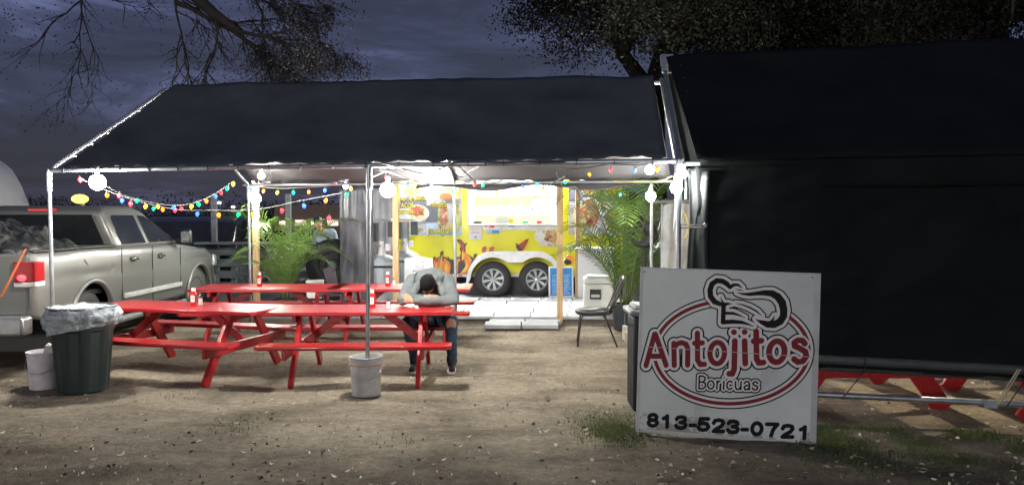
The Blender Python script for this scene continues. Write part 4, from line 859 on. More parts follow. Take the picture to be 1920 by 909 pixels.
MB().box((W_/2+.0, .022, Hh/2), (W_, .016, Hh)).build('back_panel', sgb, sg, bevel=.002)
MB().box((W_/2-.01, .009, Hh/2+.01), (W_-.075, .008, Hh-.04)).build('face_panel', sgm, sg)
corn = [(1199, 502), (1526, 516), (1536, 835), (1193.5, 812.6)]   # TL TR BR BL in the photo -> board units
def board(px, py):
    s, t_ = .5, .5
    for _ in range(8):
        tl, tr_, br, bl = [np.array(c_, float) for c_ in corn]
        p = (tl*(1-s)+tr_*s)*(1-t_)+(bl*(1-s)+br*s)*t_; ds = (tr_-tl)*(1-t_)+(br-bl)*t_; dt = (bl-tl)*(1-s)+(br-tr_)*s
        r_ = np.linalg.solve(np.array([ds, dt]).T, np.array([px, py])-p); s += r_[0]; t_ += r_[1]
    return s*W_, (1-t_)*Hh
gx0, gx1, gy0, gy1, stp = 1200, 1528, 512, 828, .55
GX, GY = np.meshgrid(np.arange(gx0, gx1, stp), np.arange(gy0, gy1, stp))
def dseg(x0, y0, r0, x1, y1, r1):
    dx, dy = x1-x0, y1-y0; L2 = dx*dx+dy*dy+1e-9; t_ = np.clip(((GX-x0)*dx+(GY-y0)*dy)/L2, 0, 1); return np.hypot(GX-x0-t_*dx, GY-y0-t_*dy)-(r0+(r1-r0)*t_)
def field(strokes, f=None, r=None):
    D = np.full(GX.shape, 99.)
    for st_ in strokes:
        q = [(p[0], p[1], (p[2] if len(p) > 2 else r)) for p in st_]
        if f: q = [f(*p) for p in q]
        if len(q) == 1: q = q*2
        for a, b_ in zip(q[:-1], q[1:]): D = np.minimum(D, dseg(*a, *b_))
    return D
def fa(x, y, r): return (1195+x/7.576, 600+y/7.576, r)
def fb_(x, y, r): return (1360+x/5.047, 600+y/5.047, r)
def fh(x, y, r): return (1310+x/7.578, 510+y/7.578, r/7.578)
def el(cx, cy, rx, ry, a0=0, a1=360, n_=28): return [(cx+rx*math.cos(R(a)), cy+ry*math.sin(R(a))) for a in np.linspace(a0, a1, n_)]
Dl = field([[(250, 215), (132, 662)], [(262, 215), (425, 655)], [(185, 528), (365, 528)], [(530, 345), (543, 655)], [(530, 410), (575, 352), (640, 333), (705, 355), (732, 420), (735, 650)],
            [(862, 200), (876, 580), (915, 640), (975, 637)], [(828, 340), (935, 335)], el(1150, 478, 103, 150)], fa, 4.9)
Dl = np.minimum(Dl, field([[(93, 205), (97, 470), (82, 512), (52, 512)], [(82, 122)], [(183, 205), (198, 415)], [(180, 120)], [(285, 115), (300, 370), (322, 408), (365, 404)], [(266, 206), (336, 201)], el(481, 303, 70, 98),
            [(728, 226), (705, 198), (665, 195), (634, 218), (640, 250), (690, 273), (738, 302), (748, 345), (720, 390), (675, 398), (640, 372)]], fb_, 5.3))
ecx, ecy = 1160+503/2.3925, 480+434/2.3925
Dr = field([el(ecx, ecy, 340/2.3925, 229/2.3925, 0, 360, 90)], None, 3.3)
hat = [[(425, 235, 26), (380, 185, 34), (320, 148, 36), (240, 138, 36), (175, 185, 38), (150, 270, 38), (160, 360, 38), (215, 435, 38), (290, 468, 30), (345, 475, 30)], [(345, 475, 32), (345, 600, 32), (345, 725, 32)], [(345, 480, 20), (310, 400, 6), (300, 365, 2)],
       [(345, 480, 28), (400, 465, 18), (458, 466, 3)], [(375, 598, 22), (480, 600, 20), (560, 625, 12), (645, 660, 3)], [(345, 725, 32), (480, 718, 30), (600, 725, 24), (700, 755, 12), (770, 785, 3)],
       [(425, 235, 26), (470, 200, 22), (530, 198, 18), (590, 240, 5)], [(500, 262, 3), (560, 272, 8), (605, 284, 3)],
       [(525, 308, 3), (600, 328, 14), (700, 332, 24), (800, 320, 28), (900, 312, 38), (1000, 322, 46), (1080, 370, 50), (1140, 450, 52), (1166, 550, 50), (1168, 640, 48), (1125, 715, 50), (1050, 755, 50), (960, 755, 46), (880, 725, 30), (820, 700, 10), (790, 675, 2)], [(990, 740, 30), (1030, 685, 14), (1048, 630, 2)],
       [(510, 460, 3), (600, 478, 9), (700, 515, 12), (800, 570, 12), (875, 638, 3)]]
Dh = field(hat, fh)
FONT = {'8': [el(.5, .24, .30, .24), el(.5, .74, .34, .26)], '1': [[(.25, .25), (.45, .18), (.62, .02), (.62, 1)]], '3': [[(.14, .2), (.25, .05), (.5, 0), (.78, .08), (.82, .25), (.72, .42), (.45, .47), (.75, .52), (.88, .72), (.78, .92), (.5, 1), (.22, .95), (.1, .78)]],
        '-': [[(.15, .66), (.8, .66)]], '5': [[(.85, 0), (.25, 0), (.16, .48), (.45, .38), (.75, .45), (.88, .7), (.75, .93), (.45, 1), (.2, .94), (.1, .78)]], '2': [[(.12, .27), (.2, .07), (.5, 0), (.8, .08), (.86, .28), (.7, .55), (.3, .82), (.12, 1), (.88, 1)]],
        '0': [el(.5, .5, .36, .5)], '7': [[(.1, 0), (.9, 0), (.6, .45), (.45, 1)]],
        'B': [[(.2, 1), (.2, 0), (.6, 0), (.82, .12), (.8, .35), (.6, .47), (.2, .47)], [(.6, .47), (.88, .6), (.88, .85), (.65, 1), (.2, 1)]], 'o': [el(.5, .68, .36, .32)], 'r': [[(.3, .36), (.3, 1)], [(.3, .6), (.42, .42), (.7, .37)]], 'i': [[(.5, .38), (.5, 1)], [(.5, .08)]],
        'c': [el(.5, .68, .36, .32, 45, 315)], 'u': [[(.18, .38), (.18, .8), (.35, 1), (.6, .98), (.8, .78)], [(.82, .38), (.82, 1)]], 'a': [[(.2, .5), (.35, .37), (.65, .37), (.8, .52), (.82, 1)], [(.8, .66), (.4, .68), (.2, .82), (.32, 1), (.6, .98), (.8, .82)]], 's': [[(.8, .48), (.6, .37), (.35, .38), (.2, .5), (.35, .64), (.68, .7), (.82, .84), (.68, .98), (.35, 1), (.16, .86)]]}
strokes = []
for ch, x in zip('813-523-0721', (155, 300, 465, 595, 710, 870, 1025, 1150, 1275, 1432, 1595, 1755)):
    w = {'-': 88, '1': 120}.get(ch, 150); cy = 168+(x-155)*.065
    for s_ in FONT[ch]: strokes.append([(1200+(x+(u-.5)*w*.92)/5.647, 760+(cy+(v-.5)*118)/5.647) for u, v in s_])
Dp = field(strokes, None, 3.7)
strokes = []; x = 362
for ch, w in zip('Boricuas', (42, 38, 30, 18, 36, 38, 38, 36)):
    cy = 541+(x-362)*.012
    for s_ in FONT[ch]: strokes.append([(1160+(x+u*w)/2.3925, 480+(cy+v*56)/2.3925) for u, v in s_])
    x += w*1.0
Db = field(strokes, None, 1.5)
def iso(D, name, m, depth):
    ny_, nx_ = D.shape; V = []; Fa = []; idx = {}
    bs = np.array([[board(x, y) for x in (gx0, gx1)] for y in (gy0, gy1)])
    def bp_(x, y):
        s = (x-gx0)/(gx1-gx0); t_ = (y-gy0)/(gy1-gy0); q = (bs[0, 0]*(1-s)+bs[0, 1]*s)*(1-t_)+(bs[1, 0]*(1-s)+bs[1, 1]*s)*t_; return (q[0], -depth, q[1])
    def vert(k, x, y):
        if k not in idx: idx[k] = len(V); V.append(bp_(x, y))
        return idx[k]
    inside = D < 0; act = np.argwhere(inside[:-1, :-1] | inside[1:, :-1] | inside[:-1, 1:] | inside[1:, 1:])
    for j, i in act:
        cs = [(i, j), (i+1, j), (i+1, j+1), (i, j+1)]; poly = []
        for k in range(4):
            a, c_ = cs[k], cs[(k+1) % 4]; da, dc = D[a[1], a[0]], D[c_[1], c_[0]]
            if da < 0: poly.append(vert((a[0], a[1]), gx0+a[0]*stp, gy0+a[1]*stp))
            if (da < 0) != (dc < 0):
                t_ = da/(da-dc); key = (min(a, c_), max(a, c_)); poly.append(vert(key, gx0+(a[0]+(c_[0]-a[0])*t_)*stp, gy0+(a[1]+(c_[1]-a[1])*t_)*stp))
        if len(poly) > 2: Fa.append(tuple(poly[::-1]))
    me = bpy.data.meshes.new(name); me.from_pydata(V, [], Fa); me.materials.append(m); o = bpy.data.objects.new(name, me); C.objects.link(o); o.parent = sg; return o
ink = mat('sign_black', (.006, .007, .009), .55, var=.1, spec=.15); sred = mat('sign_red', (.20, .010, .018), .5, var=.1, spec=.2); swh = mat('sign_lettering_white', (.68, .66, .67), .35, var=.05)
hm_, hl = 5.6, 7.2
hp = [fh(x, y, 0)[:2] for x, y in ((100, 380), (90, 200), (230, 60), (430, 150), (560, 140), (660, 270), (900, 230), (1100, 290), (1240, 480), (1240, 690), (1120, 810), (880, 820), (300, 800), (270, 530), (150, 460))]
In = np.zeros(GX.shape, bool)
for (ax, ay), (bx, by) in zip(hp, hp[1:]+hp[:1]): In ^= ((ay > GY) != (by > GY)) & (GX < (bx-ax)*(GY-ay)/(by-ay+1e-9)+ax)
Dr = np.where(In, 50, Dr)
blk = np.minimum.reduce([Dl-7.8, Dr-7.1, Dh-hl-.8, Db-5.4])
iso(blk, 'print_outline', ink, -.0035); wht = np.minimum.reduce([Dl-5.0, Dr-4.6, Db-3.0]); wht = np.maximum(wht, -(Dh-hl)); wht = np.minimum(wht, Dh-hm_)
iso(wht, 'print_margin', swh, -.0022)
rd = np.minimum(Dl, np.maximum(np.maximum(Dr, -(Dl-3.4)), -(Dh-4))); rd = np.maximum(rd, -(Dh-4)); iso(rd, 'print_red', sred, -.0010)
iso(Dh, 'chef_hat', ink, -.0006); iso(Dp, 'phone_number', ink, -.0006); iso(Db, 'lettering', ink, -.0006)
# join line between the two sheets of the sign, and screws
a0, a1 = board(1199, 651), board(1523, 670)
MB().beam((a0[0], .0005+.0, a0[1]), (a1[0], .0005, a1[1]), .003, .005, (0, 0, 1)).build('seam', mat('seam_grey', (.42, .42, .42), .5), sg)
b = MB()
for px, py in ((1207, 511), (1511, 523), (1524, 826), (1202, 808), (1509, 829)): u = board(px, py); b.lathe([(.006, 0), (.005, -.004), (0, -.004)], (u[0], .004, u[1]), 8, 'y')
b.build('screws', ink, sg)
# ------------------------------------------------------------------ pickup truck
tk = thing('pickup_truck', 'champagne silver crew cab pickup truck with red tail light behind the tables', 'pickup truck', (-6.09, 8.2, 0), R(90+1.8))
paint = mat('champagne_paint', (.155, .16, .148), .36, .30, .03, 1.5, 0, 20)
def arc(cx, r_, a0, a1, z=.40, n_=12): return [(cx+r_*math.cos(R(a)), z+r_*math.sin(R(a))) for a in np.linspace(a0, a1, n_)]
rw, fw = 1.22, 4.72
low = [(.0, .62), (0, 1.30), (.06, 1.33), (1.95, 1.33), (2.0, 1.31), (3.95, 1.28), (4.15, 1.24), (5.25, 1.14), (5.5, 1.02), (5.62, .82), (5.62, .45), (5.35, .40)]+arc(fw, .50, 0, 180)+[(4.1, .42), (1.85, .42)]+arc(rw, .50, 0, 180)+[(.55, .50)]
def bodyside(sg_):
    xs_ = [0, .02, .06, .15, .3, .5]+[rw-.5*math.cos(PI*k/16) for k in range(17)]+list(np.linspace(1.85, 4.1, 22))+[fw-.5*math.cos(PI*k/16) for k in range(17)]+[5.3, 5.42, 5.52, 5.58, 5.62]
    tx_, tz_ = [0, .06, 1.95, 3.95, 4.15, 5.25, 5.5, 5.62], [1.30, 1.33, 1.33, 1.285, 1.25, 1.14, 1.02, .84]; rows = 14; vs = []
    for x in xs_:
        zt_ = float(np.interp(x, tx_, tz_)); zb_ = .44
        if x < .5: zb_ = .62-.2*x
        for c_ in (rw, fw):
            if abs(x-c_) < .5: zb_ = max(zb_, .40+math.sqrt(max(0, .25-(x-c_)**2)))
        for r_ in range(rows+1):
            t_ = r_/rows; z = zb_*(1-t_)+zt_*t_; y = .985-.055*abs((z-.90)/.45)**2.4-(.05 if x < .03 else 0)-.10*max(0, (x-5.0)/.62)**2
            y -= .05*(max(0, 1-abs(z-zt_)/.05))**2+.012*math.exp(-((z-1.02)/.035)**2); vs.append((x, sg_*y, z))
    n1_ = rows+1; return MB().add(vs, [(a*n1_+r_, (a+1)*n1_+r_, (a+1)*n1_+r_+1, a*n1_+r_+1) for a in range(len(xs_)-1) for r_ in range(rows)]).build('body_side', paint, tk, smooth=True, solid=.02)
bodyside(-1); bodyside(1)
MB().box((1.0, -.90, 1.335), (1.85, .10, .02)).build('bed_rail', mat('rail_black', (.02, .02, .02), .5), tk, bevel=.006)
b = MB(); b.box((.02, 0, .98), (.06, 1.86, .66)); b.build('tailgate', paint, tk, bevel=.02)
b = MB(); b.box((1.0, 0, .78), (1.9, 1.86, .06)); b.box((1.98, 0, 1.05), (.06, 1.86, .5)); b.build('bed_floor', blackp, tk)
b = MB(); b.box((3.0, 0, .75), (2.0, 1.86, .7)); b.build('cabin_tub', blackp, tk)
MB().prism([(3.95, .5), (3.95, 1.285), (4.15, 1.27), (5.2, 1.17), (5.5, 1.04), (5.6, .82), (5.6, .5)], lambda u, v, w: V3((u, -.94+1.88*w, v)), 1).build('hood', paint, tk, bevel=.03)
# greenhouse: tapered cab
def cabring(z, xi, xo, yw): return [(xi, -yw, z), (xo, -yw, z), (xo, yw, z), (xi, yw, z)]
v = cabring(1.30, 1.97, 4.05, .94)+cabring(1.78, 1.93, 3.15, .76)+cabring(1.86, 2.15, 2.95, .68)
f = []
for k in (0, 4):
    for j in range(4): f.append((k+j, k+(j+1) % 4, k+4+(j+1) % 4, k+4+j))
f += [(0, 3, 2, 1), (8, 9, 10, 11)]; MB().add(v, f).build('cab', paint, tk, bevel=.05, seg=3)
def onside(pts, name, m, off=.006, t_=.004):
    """polygon in (x,z) laid on the sloped right side of the cab"""
    def fn(u, v_, w): s = (v_-1.30)/.48; y = -(.94-.18*s)-off-w; return V3((u, y, v_))
    return MB().prism(pts, fn, t_).build(name, m, tk)
onside([(2.13, 1.345), (2.10, 1.70), (2.16, 1.735), (2.78, 1.735), (2.86, 1.345)], 'window', glassd); onside([(2.98, 1.345), (2.90, 1.735), (3.10, 1.72), (3.30, 1.66), (3.86, 1.345)], 'window', glassd)
MB().prism([(-.80, 1.36), (.80, 1.36), (.66, 1.74), (-.66, 1.74)], lambda u, v_, w: V3((1.925-.045*(v_-1.3)/.48-w, u, v_)), .01).build('rear_window', glassd, tk)
MB().box((1.94, 0, 1.80), (.05, .35, .025)).build('brake_light', glow('brake_red', (.6, .01, .01), .5), tk)
MB().prism([(-.9, 1.34), (.9, 1.34), (.72, 1.76), (-.72, 1.76)], lambda u, v_, w: V3((4.03-(v_-1.32)*1.80+.012, u, v_)), .01).build('windshield', glassd, tk) if 0 else None
seam = mat('seam_black', (.01, .01, .01), .6)
for x0, x1, z0, z1 in ((1.985, 1.992, .5, 1.30), (2.92, 2.93, .48, 1.30), (3.93, 3.94, .6, 1.24)): MB().box(((x0+x1)/2, -.992, (z0+z1)/2), (x1-x0, .008, z1-z0)).build('door_seam', seam, tk)
for x in (2.28, 3.15):
    hb = MB(); hb.box((x+.06, -1.012, 1.14), (.18, .03, .035)); o = hb.build('door_handle', chrome, tk, bevel=.01); MB().ball((x+.06, -.992, 1.14), (.08, .012, .045), 14, 8).build('handle_cup', seam, o)
MB().beam((2.02, -1.00, .66), (3.95, -1.00, .66), .03, .07).build('side_molding', mat('molding_grey', (.34, .36, .33), .5), tk, bevel=.012)
MB().tube([(1.9, -.98, .36), (4.1, -.98, .36)], .045, 12).build('running_board', mat('board_grey', (.16, .17, .16), .5), tk)
for cx in (rw, fw):
    b = MB(); ring = [V3((cx+.53*math.cos(R(a)), -1.00, .40+.53*math.sin(R(a)))) for a in np.linspace(-5, 185, 22)]; b.tube(ring, .030, 8); b.build('fender_flare', paint, tk, smooth=True)
    w_ = wheel(cx, tk, -.93, .41, .405, spokes=6)
    w_ = wheel(cx, tk, .93, .41, .405, spokes=6); w_.rotation_euler = (0, 0, PI)
    MB().box((cx, 0, .5), (.98, 1.5, .7)).build('wheel_well', blackp, tk)
mm = MB(); mm.box((3.83, -1.13, 1.40), (.10, .16, .22)); o = mm.build('mirror', blackp, tk, bevel=.03); MB().box((3.775, -1.13, 1.40), (.006, .12, .17)).build('mirror_glass', chrome, o); MB().beam((3.85, -.95, 1.34), (3.85, -1.08, 1.37), .04, .04).build('mirror_arm', blackp, o)
tl_ = thing('x', None, None); bpy.data.objects.remove(tl_)
rl = mat('tail_red', (.26, .008, .012), .15, emis=.06, ecol=(.9, .02, .03), bump=.3, bs=70)
MB().box((-.005, -.89, 1.12), (.04, .20, .22)).box((.09, -.985, 1.12), (.20, .035, .22)).build('tail_light', rl, tk, bevel=.01)
MB().box((-.005, -.89, .985), (.04, .20, .055)).box((.09, -.985, .985), (.20, .035, .055)).build('reverse_light', whitep, tk, bevel=.01)
MB().ball((-.03, -.88, 1.06), (.01, .05, .035), 12, 8).build('brake_lamp', glow('brake_glow', (1, .05, .06), 4), tk, smooth=True)
MB().box((-.10, 0, .56), (.20, 1.96, .20)).build('rear_bumper', mat('bumper_chrome', (.35, .36, .37), .3, .8), tk, bevel=.03)
MB().box((5.66, 0, .55), (.14, 1.95, .28)).build('front_bumper', paint, tk, bevel=.04); MB().box((5.55, -.86, .95), (.14, .24, .2)).build('headlight', mat('headlight', (.6, .62, .62), .15, .3), tk, bevel=.03)
MB().box((-.015, -.28, .98), (.02, .30, .07)).build('tailgate_handle', seam, tk, bevel=.01)
text_mesh('CREW', .07, chrome, 'badge', tk, Matrix.Translation((-.014, -.60, .78)) @ Matrix.Rotation(-PI/2, 4, 'Z') @ Matrix.Rotation(PI/2, 4, 'X'), .002) if 0 else None
o = thing('cargo_pile', 'crumpled dark camouflage tarp heaped in the truck bed', 'tarp', (-6.1, 9.2, 1.0))
camo = food('camo_plastic', [(.004, .005, .006), (.012, .014, .012), (.02, .022, .02), (.07, .072, .07)], 17)
def heap(u, v):
    a = 2*PI*u; q = math.cos(v*PI/2); r_ = q*(1+.3*noise.noise((math.cos(a)*2, math.sin(a)*2, v*3))); x, y = .86*r_*math.cos(a), .72*r_*math.sin(a); z = .62*math.sin(v*PI/2)+.12*noise.noise((x*4, y*4, 3))+.07*abs(noise.noise((x*13, y*13, 3))); return V3((x, y, z))
grid_sheet('heaped_tarp', heap, 90, 40, camo, o, .004)
o = MB().add([P(47, 466, 8.05), P(50, 466, 8.05), P(5, 556, 7.9), P(0, 556, 7.9)], [(0, 1, 2, 3)]).build('strap', mat('orange_strap', (.7, .16, .05), .7), None, solid=.004); tag(o, 'orange strap hanging across the pickup tailgate', 'strap')
# ------------------------------------------------------------------ camper far left
cm = thing('camper', 'white rounded camper van cap with a grey stripe at the left edge', 'camper', (-12.2, 13.5, 0))
prof = [(-3.2, .6), (1.05, .6), (1.02, 1.88), (.98, 2.0), (.82, 2.4), (.66, 2.68), (.48, 2.84), (.15, 2.98), (-3.2, 3.05)]
MB().prism(prof, lambda u, v_, w: V3((u+1.32, w*2.4, v_)), 1).build('shell', whitem, cm, bevel=.06, seg=3)
MB().prism([(-3.1, 2.12), (.925, 2.14), (.99, 1.99), (1.0, 1.97), (-3.1, 1.95)], lambda u, v_, w: V3((u+1.325, -.01+.02*w, v_)), 1).build('stripe', mat('stripe_grey', (.25, .24, .23), .5), cm)
MB().prism([(-3.0, 2.3), (.55, 2.3), (.35, 2.6), (-3.0, 2.65)], lambda u, v_, w: V3((u+1.2, -.012+.02*w, v_)), 1).build('window', mat('tinted_yellow', (.35, .38, .22), .2), cm)
for x in (-1.2, .3): wheel(x, cm, -.02, .36, .36, spokes=5)
MB().box((.2, 1.2, .55), (2.9, 2.2, .3)).build('chassis', blackp, cm)
# ------------------------------------------------------------------ middle background: fence, sinks, smoker, car
fz = 14.2
t = thing('slat_fence', 'low grey slatted board fence behind the truck and palm', 'fence', (0, 0, 0))
x0, x1 = (388-960)/F*fz, (640-960)/F*fz
for i, z in enumerate((.25, .45, .66, .87, 1.08)): MB().box(((x0+x1)/2, fz+random.uniform(-.01, .01), z), (x1-x0, .03, .14)).build('slat', greywood, t, bevel=.004, seg=1)
MB().box(((x0+x1)/2-.3, fz-.08, 1.235), (x1-x0-.3, .34, .045)).build('top_board', greywood, t, bevel=.004, seg=1)
for px, w in ((392, .3), (436, .09), (470, .06), (520, .09), (590, .09)): MB().box(((px-960)/F*fz, fz+.055, .6), (w, .06, 1.22)).build('picket', greywood, t)
for px, lb in ((402, 'grey metal post rising from the left end of the slatted fence'), (541, 'grey metal post rising behind the left palm')):
    o = MB().box((0, 0, 1.07), (.09, .09, 2.14)).build('fence_post', greywood, None, ((px-960)/F*14.45, 14.45, 0)); tag(o, lb, 'post', 'grey posts behind the slatted fence')
# hanging grey curtain
dz_ = 12.9
def curt(u, v):
    x = ((637+(700-637)*u)-960)/F*dz_; z = 2.22*(1-v)+.25*v; return V3((x, dz_+.015*math.sin(u*17+v*3)*(.4+v*.3)+.05*noise.noise((u*4, v*3, 0)), z))
cm_ = bpy.data.materials.new('curtain_cloth'); cm_.use_nodes = True
n_ = cm_.node_tree.nodes; l_ = cm_.node_tree.links; b_ = n_['Principled BSDF']; b_.inputs['Roughness'].default_value = .4
tcn = n_.new('ShaderNodeTexCoord'); nn_ = n_.new('ShaderNodeTexNoise'); nn_.inputs['Scale'].default_value = 2.2; nn_.inputs['Detail'].default_value = 6; l_.new(tcn.outputs['Object'], nn_.inputs['Vector'])
rr2 = n_.new('ShaderNodeValToRGB'); rr2.color_ramp.elements[0].position = .35; rr2.color_ramp.elements[0].color = (.02, .022, .03, 1); rr2.color_ramp.elements[1].position = .75; rr2.color_ramp.elements[1].color = (.085, .09, .10, 1); l_.new(nn_.outputs['Fac'], rr2.inputs[0]); l_.new(rr2.outputs[0], b_.inputs['Base Color'])
o = grid_sheet('tarp_curtain', curt, 50, 24, cm_, None, .003); tag(o, 'dark plastic curtain hanging behind the middle canopy post', 'curtain')
def curt2(u, v):
    x = ((700+(748-700)*u)-960)/F*14.6; z = 2.25*(1-v)+1.0*v; return V3((x, 14.6+.04*math.sin(u*12), z))
o = grid_sheet('tarp_curtain', curt2, 24, 10, mat('grey_cloth', (.3, .31, .33), .6, var=.25, vs=2), None, .003); tag(o, 'pale grey cloth hanging behind the portable sinks', 'curtain')
gp = mat('grey_plastic', (.25, .28, .31), .5, 0, .12, 6, .1, 40)
def sinkstand(px, Z, label):
    t = thing('portable_sink', label, 'sink', ((px-960)/F*Z, Z, .0), 0, 'grey portable hand wash stands')
    MB().box((0, .2, .45), (.42, .42, .82)).build('cabinet', gp, t, bevel=.03)
    for x in (-.15, -.05, .05, .15): MB().box((x, -.015, .45), (.035, .02, .7)).build('rib', gp, t, bevel=.006)
    MB().box((0, .2, .92), (.52, .52, .07)).build('deck', gp, t, bevel=.02); MB().lathe([(.26, .955), (.24, 1.0), (.14, 1.06), (.0, 1.07)], (0, .2, 0), 28).build('basin_cover', gp, t, smooth='auto')
    MB().lathe([(.11, 1.05), (.065, 1.10), (.055, 1.30), (.0, 1.31)], (0, .18, 0), 20).build('pedestal', whitep, t, smooth='auto')
    MB().tube([(0, .2, 1.1), (0, .2, 1.62)], .07, 16).build('column', gp, t, smooth='auto'); MB().box((-.17, .24, 1.45), (.17, .14, .32)).build('towel_box', mat('towel_black', (.03, .035, .045), .3), t, bevel=.01)
    MB().box((.17, .24, 1.50), (.13, .14, .26)).build('towel_box', MATS['towel_black'], t, bevel=.01); MB().tube([(0, .1, 1.22), (-.09, .06, 1.22)], .012, 8).build('tap', chrome, t); MB().box((.0, .24, 1.66), (.34, .2, .04)).build('top_tray', gp, t, bevel=.01)
    MB().box((.13, .05, 1.20), (.08, .08, .12)).build('soap_dispenser', whitep, t, bevel=.01)
sinkstand(712, 13.0, 'grey portable sink between middle post and timber post'); sinkstand(757, 14.6, 'grey portable sink further back beside the white menu panel')
# smoker
t = thing('drum_smoker', 'big black round smoker drum at the edge of the curtain', 'smoker', ((622-960)/F*13.7, 13.7, 0), R(10))
MB().lathe([(.0, -.02), (.10, -.02), (.12, .0), (.22, .0), (.24, -.02), (.30, -.02), (.42, .02), (.46, .06), (.46, .7), (0, .72)], (0, 0, .86), 40, 'y').build('drum', blackp, t, smooth='auto')
MB().lathe([(.0, -.05), (.07, -.05), (.09, -.02)], (0, 0, .86), 24, 'y').build('cap', mat('cap_grey', (.06, .07, .09), .4), t, smooth='auto'); MB().tube([(-.38, -.02, 1.12), (-.45, -.04, 1.22), (-.36, -.02, 1.28)], .016, 8).build('handle', blackp, t)
for x in (-.3, .3): MB().tube([(x, .3, .5), (x*1.3, .3, 0)], .025, 8).build('leg', blackp, t)
t = thing('cooler', 'small white cooler tilted at the foot of the smoker', 'cooler', ((590-960)/F*13.1, 13.1, .35), R(12)); MB().box((0, 0, .12), (.28, .3, .26)).build('body', whitep, t, bevel=.02); MB().box((0, 0, .27), (.30, .32, .04)).build('lid', whitep, t, bevel=.02); MB().box((0, 0, -.17), (.3, .28, .34)).build('crate_base', blackp, t)
t = thing('folding_chair', 'black chair back leaning by the curtain behind the far table', 'chair', ((620-960)/F*12.75, 12.75, 0)); MB().box((0, 0, .70), (.20, .03, .36), Matrix.Rotation(R(-14), 3, 'Y')).build('backrest', vin, t, bevel=.012); MB().box((.05, -.2, .45), (.40, .40, .04)).build('seat', vin, t, bevel=.015)
for x in (-.14, .2):
    for y in (-.36, -.02): MB().tube([(x, y, .45), (x, y, 0)], .011, 6).build('leg', legm, t)
# parked silver car behind the palm
t = thing('parked_car', 'silver car parked behind the left palm and smoker', 'car', ((575-960)/F*16.8, 16.8, 0), R(8))
cp = mat('silver_paint', (.40, .42, .42), .25, .5, .05, coat=.4)
MB().prism([(-1.9, .35), (-1.95, .75), (-1.7, .95), (-1.1, 1.0), (.2, 1.05), (1.2, .98), (1.75, .86), (1.95, .6), (1.9, .3)]+[(p[0], p[1]) for p in arc(1.25, .36, 0, 180, .3, 9)]+arc(-1.2, .36, 0, 180, .3, 9), lambda u, v_, w: V3((u, w*1.7, v_)), 1).build('body', cp, t, bevel=.05, seg=3)
MB().add(cabring(1.0, -1.2, .75, .8)+cabring(1.42, -.75, .2, .62), [(0, 1, 5, 4), (1, 2, 6, 5), (2, 3, 7, 6), (3, 0, 4, 7), (4, 5, 6, 7), (0, 3, 2, 1)]).build('cabin', glassd, t, (0, .85, 0), bevel=.05)
for x in (-1.2, 1.25): wheel(x, t, -.02, .32, .32, spokes=5)
MB().box((1.5, -.01, .74), (.3, .03, .1)).build('headlight', whitem, t, bevel=.02)
text_mesh('RIVER', .12, inkm, 'badge', t, Matrix.Translation((.1, -.012, .72)) @ Matrix.Rotation(PI/2, 4, 'X'), .002) if 0 else None
# dark SUV nose left of the fence
t = thing('parked_car', 'black car parked beyond the pickup hood', 'car', (-6.35, 16.9, 0), R(93))
MB().prism([(-2.2, .35), (-2.25, 1.0), (-1.9, 1.6), (-1.5, 1.72), (.3, 1.7), (1.0, 1.2), (2.1, 1.05), (2.3, .7), (2.25, .35)], lambda u, v_, w: V3((u, w*1.85-.9, v_)), 1).build('body', mat('black_paint', (.012, .013, .016), .25, coat=.5), t, bevel=.08, seg=3)
MB().prism([(-1.8, 1.15), (-1.5, 1.6), (.2, 1.6), (.8, 1.15)], lambda u, v_, w: V3((u, -.905+w*.01-.005, v_)), 1).build('window', glassd, t)
for x in (-1.4, 1.4): wheel(x, t, -.93, .36, .36, spokes=5)
# ------------------------------------------------------------------ things at the right: curved lamp, curtain, fence
t = thing('heat_lamp', 'black domed heat lamp with a crooked neck rising from the right palm', 'lamp', ((1204-960)/F*11.45, 11.45, 0)); t.scale = (1.2, 1.2, 1)
bm_ = mat('rusted_black', (.009, .009, .010), .75, 0, .4, 9, .6, 30)
def dome(u, v):
    a = 2*PI*u; q = math.sin(v*PI/2); return V3((-.12+.115*q*math.cos(a), .115*q*math.sin(a), 2.05-.10*(q**2)+.03*math.cos(v*PI/2)))
grid_sheet('dome_shade', dome, 30, 8, bm_, t, .006)
MB().tube([(-.11, 0, 2.02), (-.12, 0, 1.92), (-.09, 0, 1.8), (-.03, 0, 1.68), (.02, 0, 1.62)], [.035, .04, .045, .05, .06], 10).build('neck', bm_, t, smooth=True)
blob('housing', [((.0, 0, 1.62), (.10, 0, 1.52), .07, .09), ((.10, 0, 1.54), (.13, 0, 1.42), .075, .07), ((.13, 0, 1.42), (.07, 0, 1.33), .07, .07), ((-.03, 0, 1.60), (-.13, 0, 1.45), .035, .025), ((-.13, 0, 1.45), (-.11, 0, 1.33), .025, .03), ((-.11, 0, 1.33), (.02, 0, 1.29), .03, .05), ((.07, 0, 1.33), (.02, 0, 1.29), .07, .05)], bm_, t, .018, 2)
MB().tube([(.03, 0, 1.3), (.03, 0, 0)], .022, 10).build('pole', bm_, t); MB().lathe([(.2, 0), (.2, .02), (.03, .05)], n=20).build('base', bm_, t)
def curt3(u, v):
    x = ((1240+(1296-1240)*u)-960)/F*8.9; z = 1.90*(1-v)+.1*v; return V3((x, 8.9+.022*math.sin(u*15+v*4)+.03*noise.noise((u*4, v*6, 3)), z))
o = grid_sheet('tarp_curtain', curt3, 24, 24, mat('grey_tarp', (.30, .31, .31), .6, var=.3, vs=4, bump=.4, bs=14), None, .003); tag(o, 'wrinkled grey cloth hung on a rail behind the corner post', 'curtain')
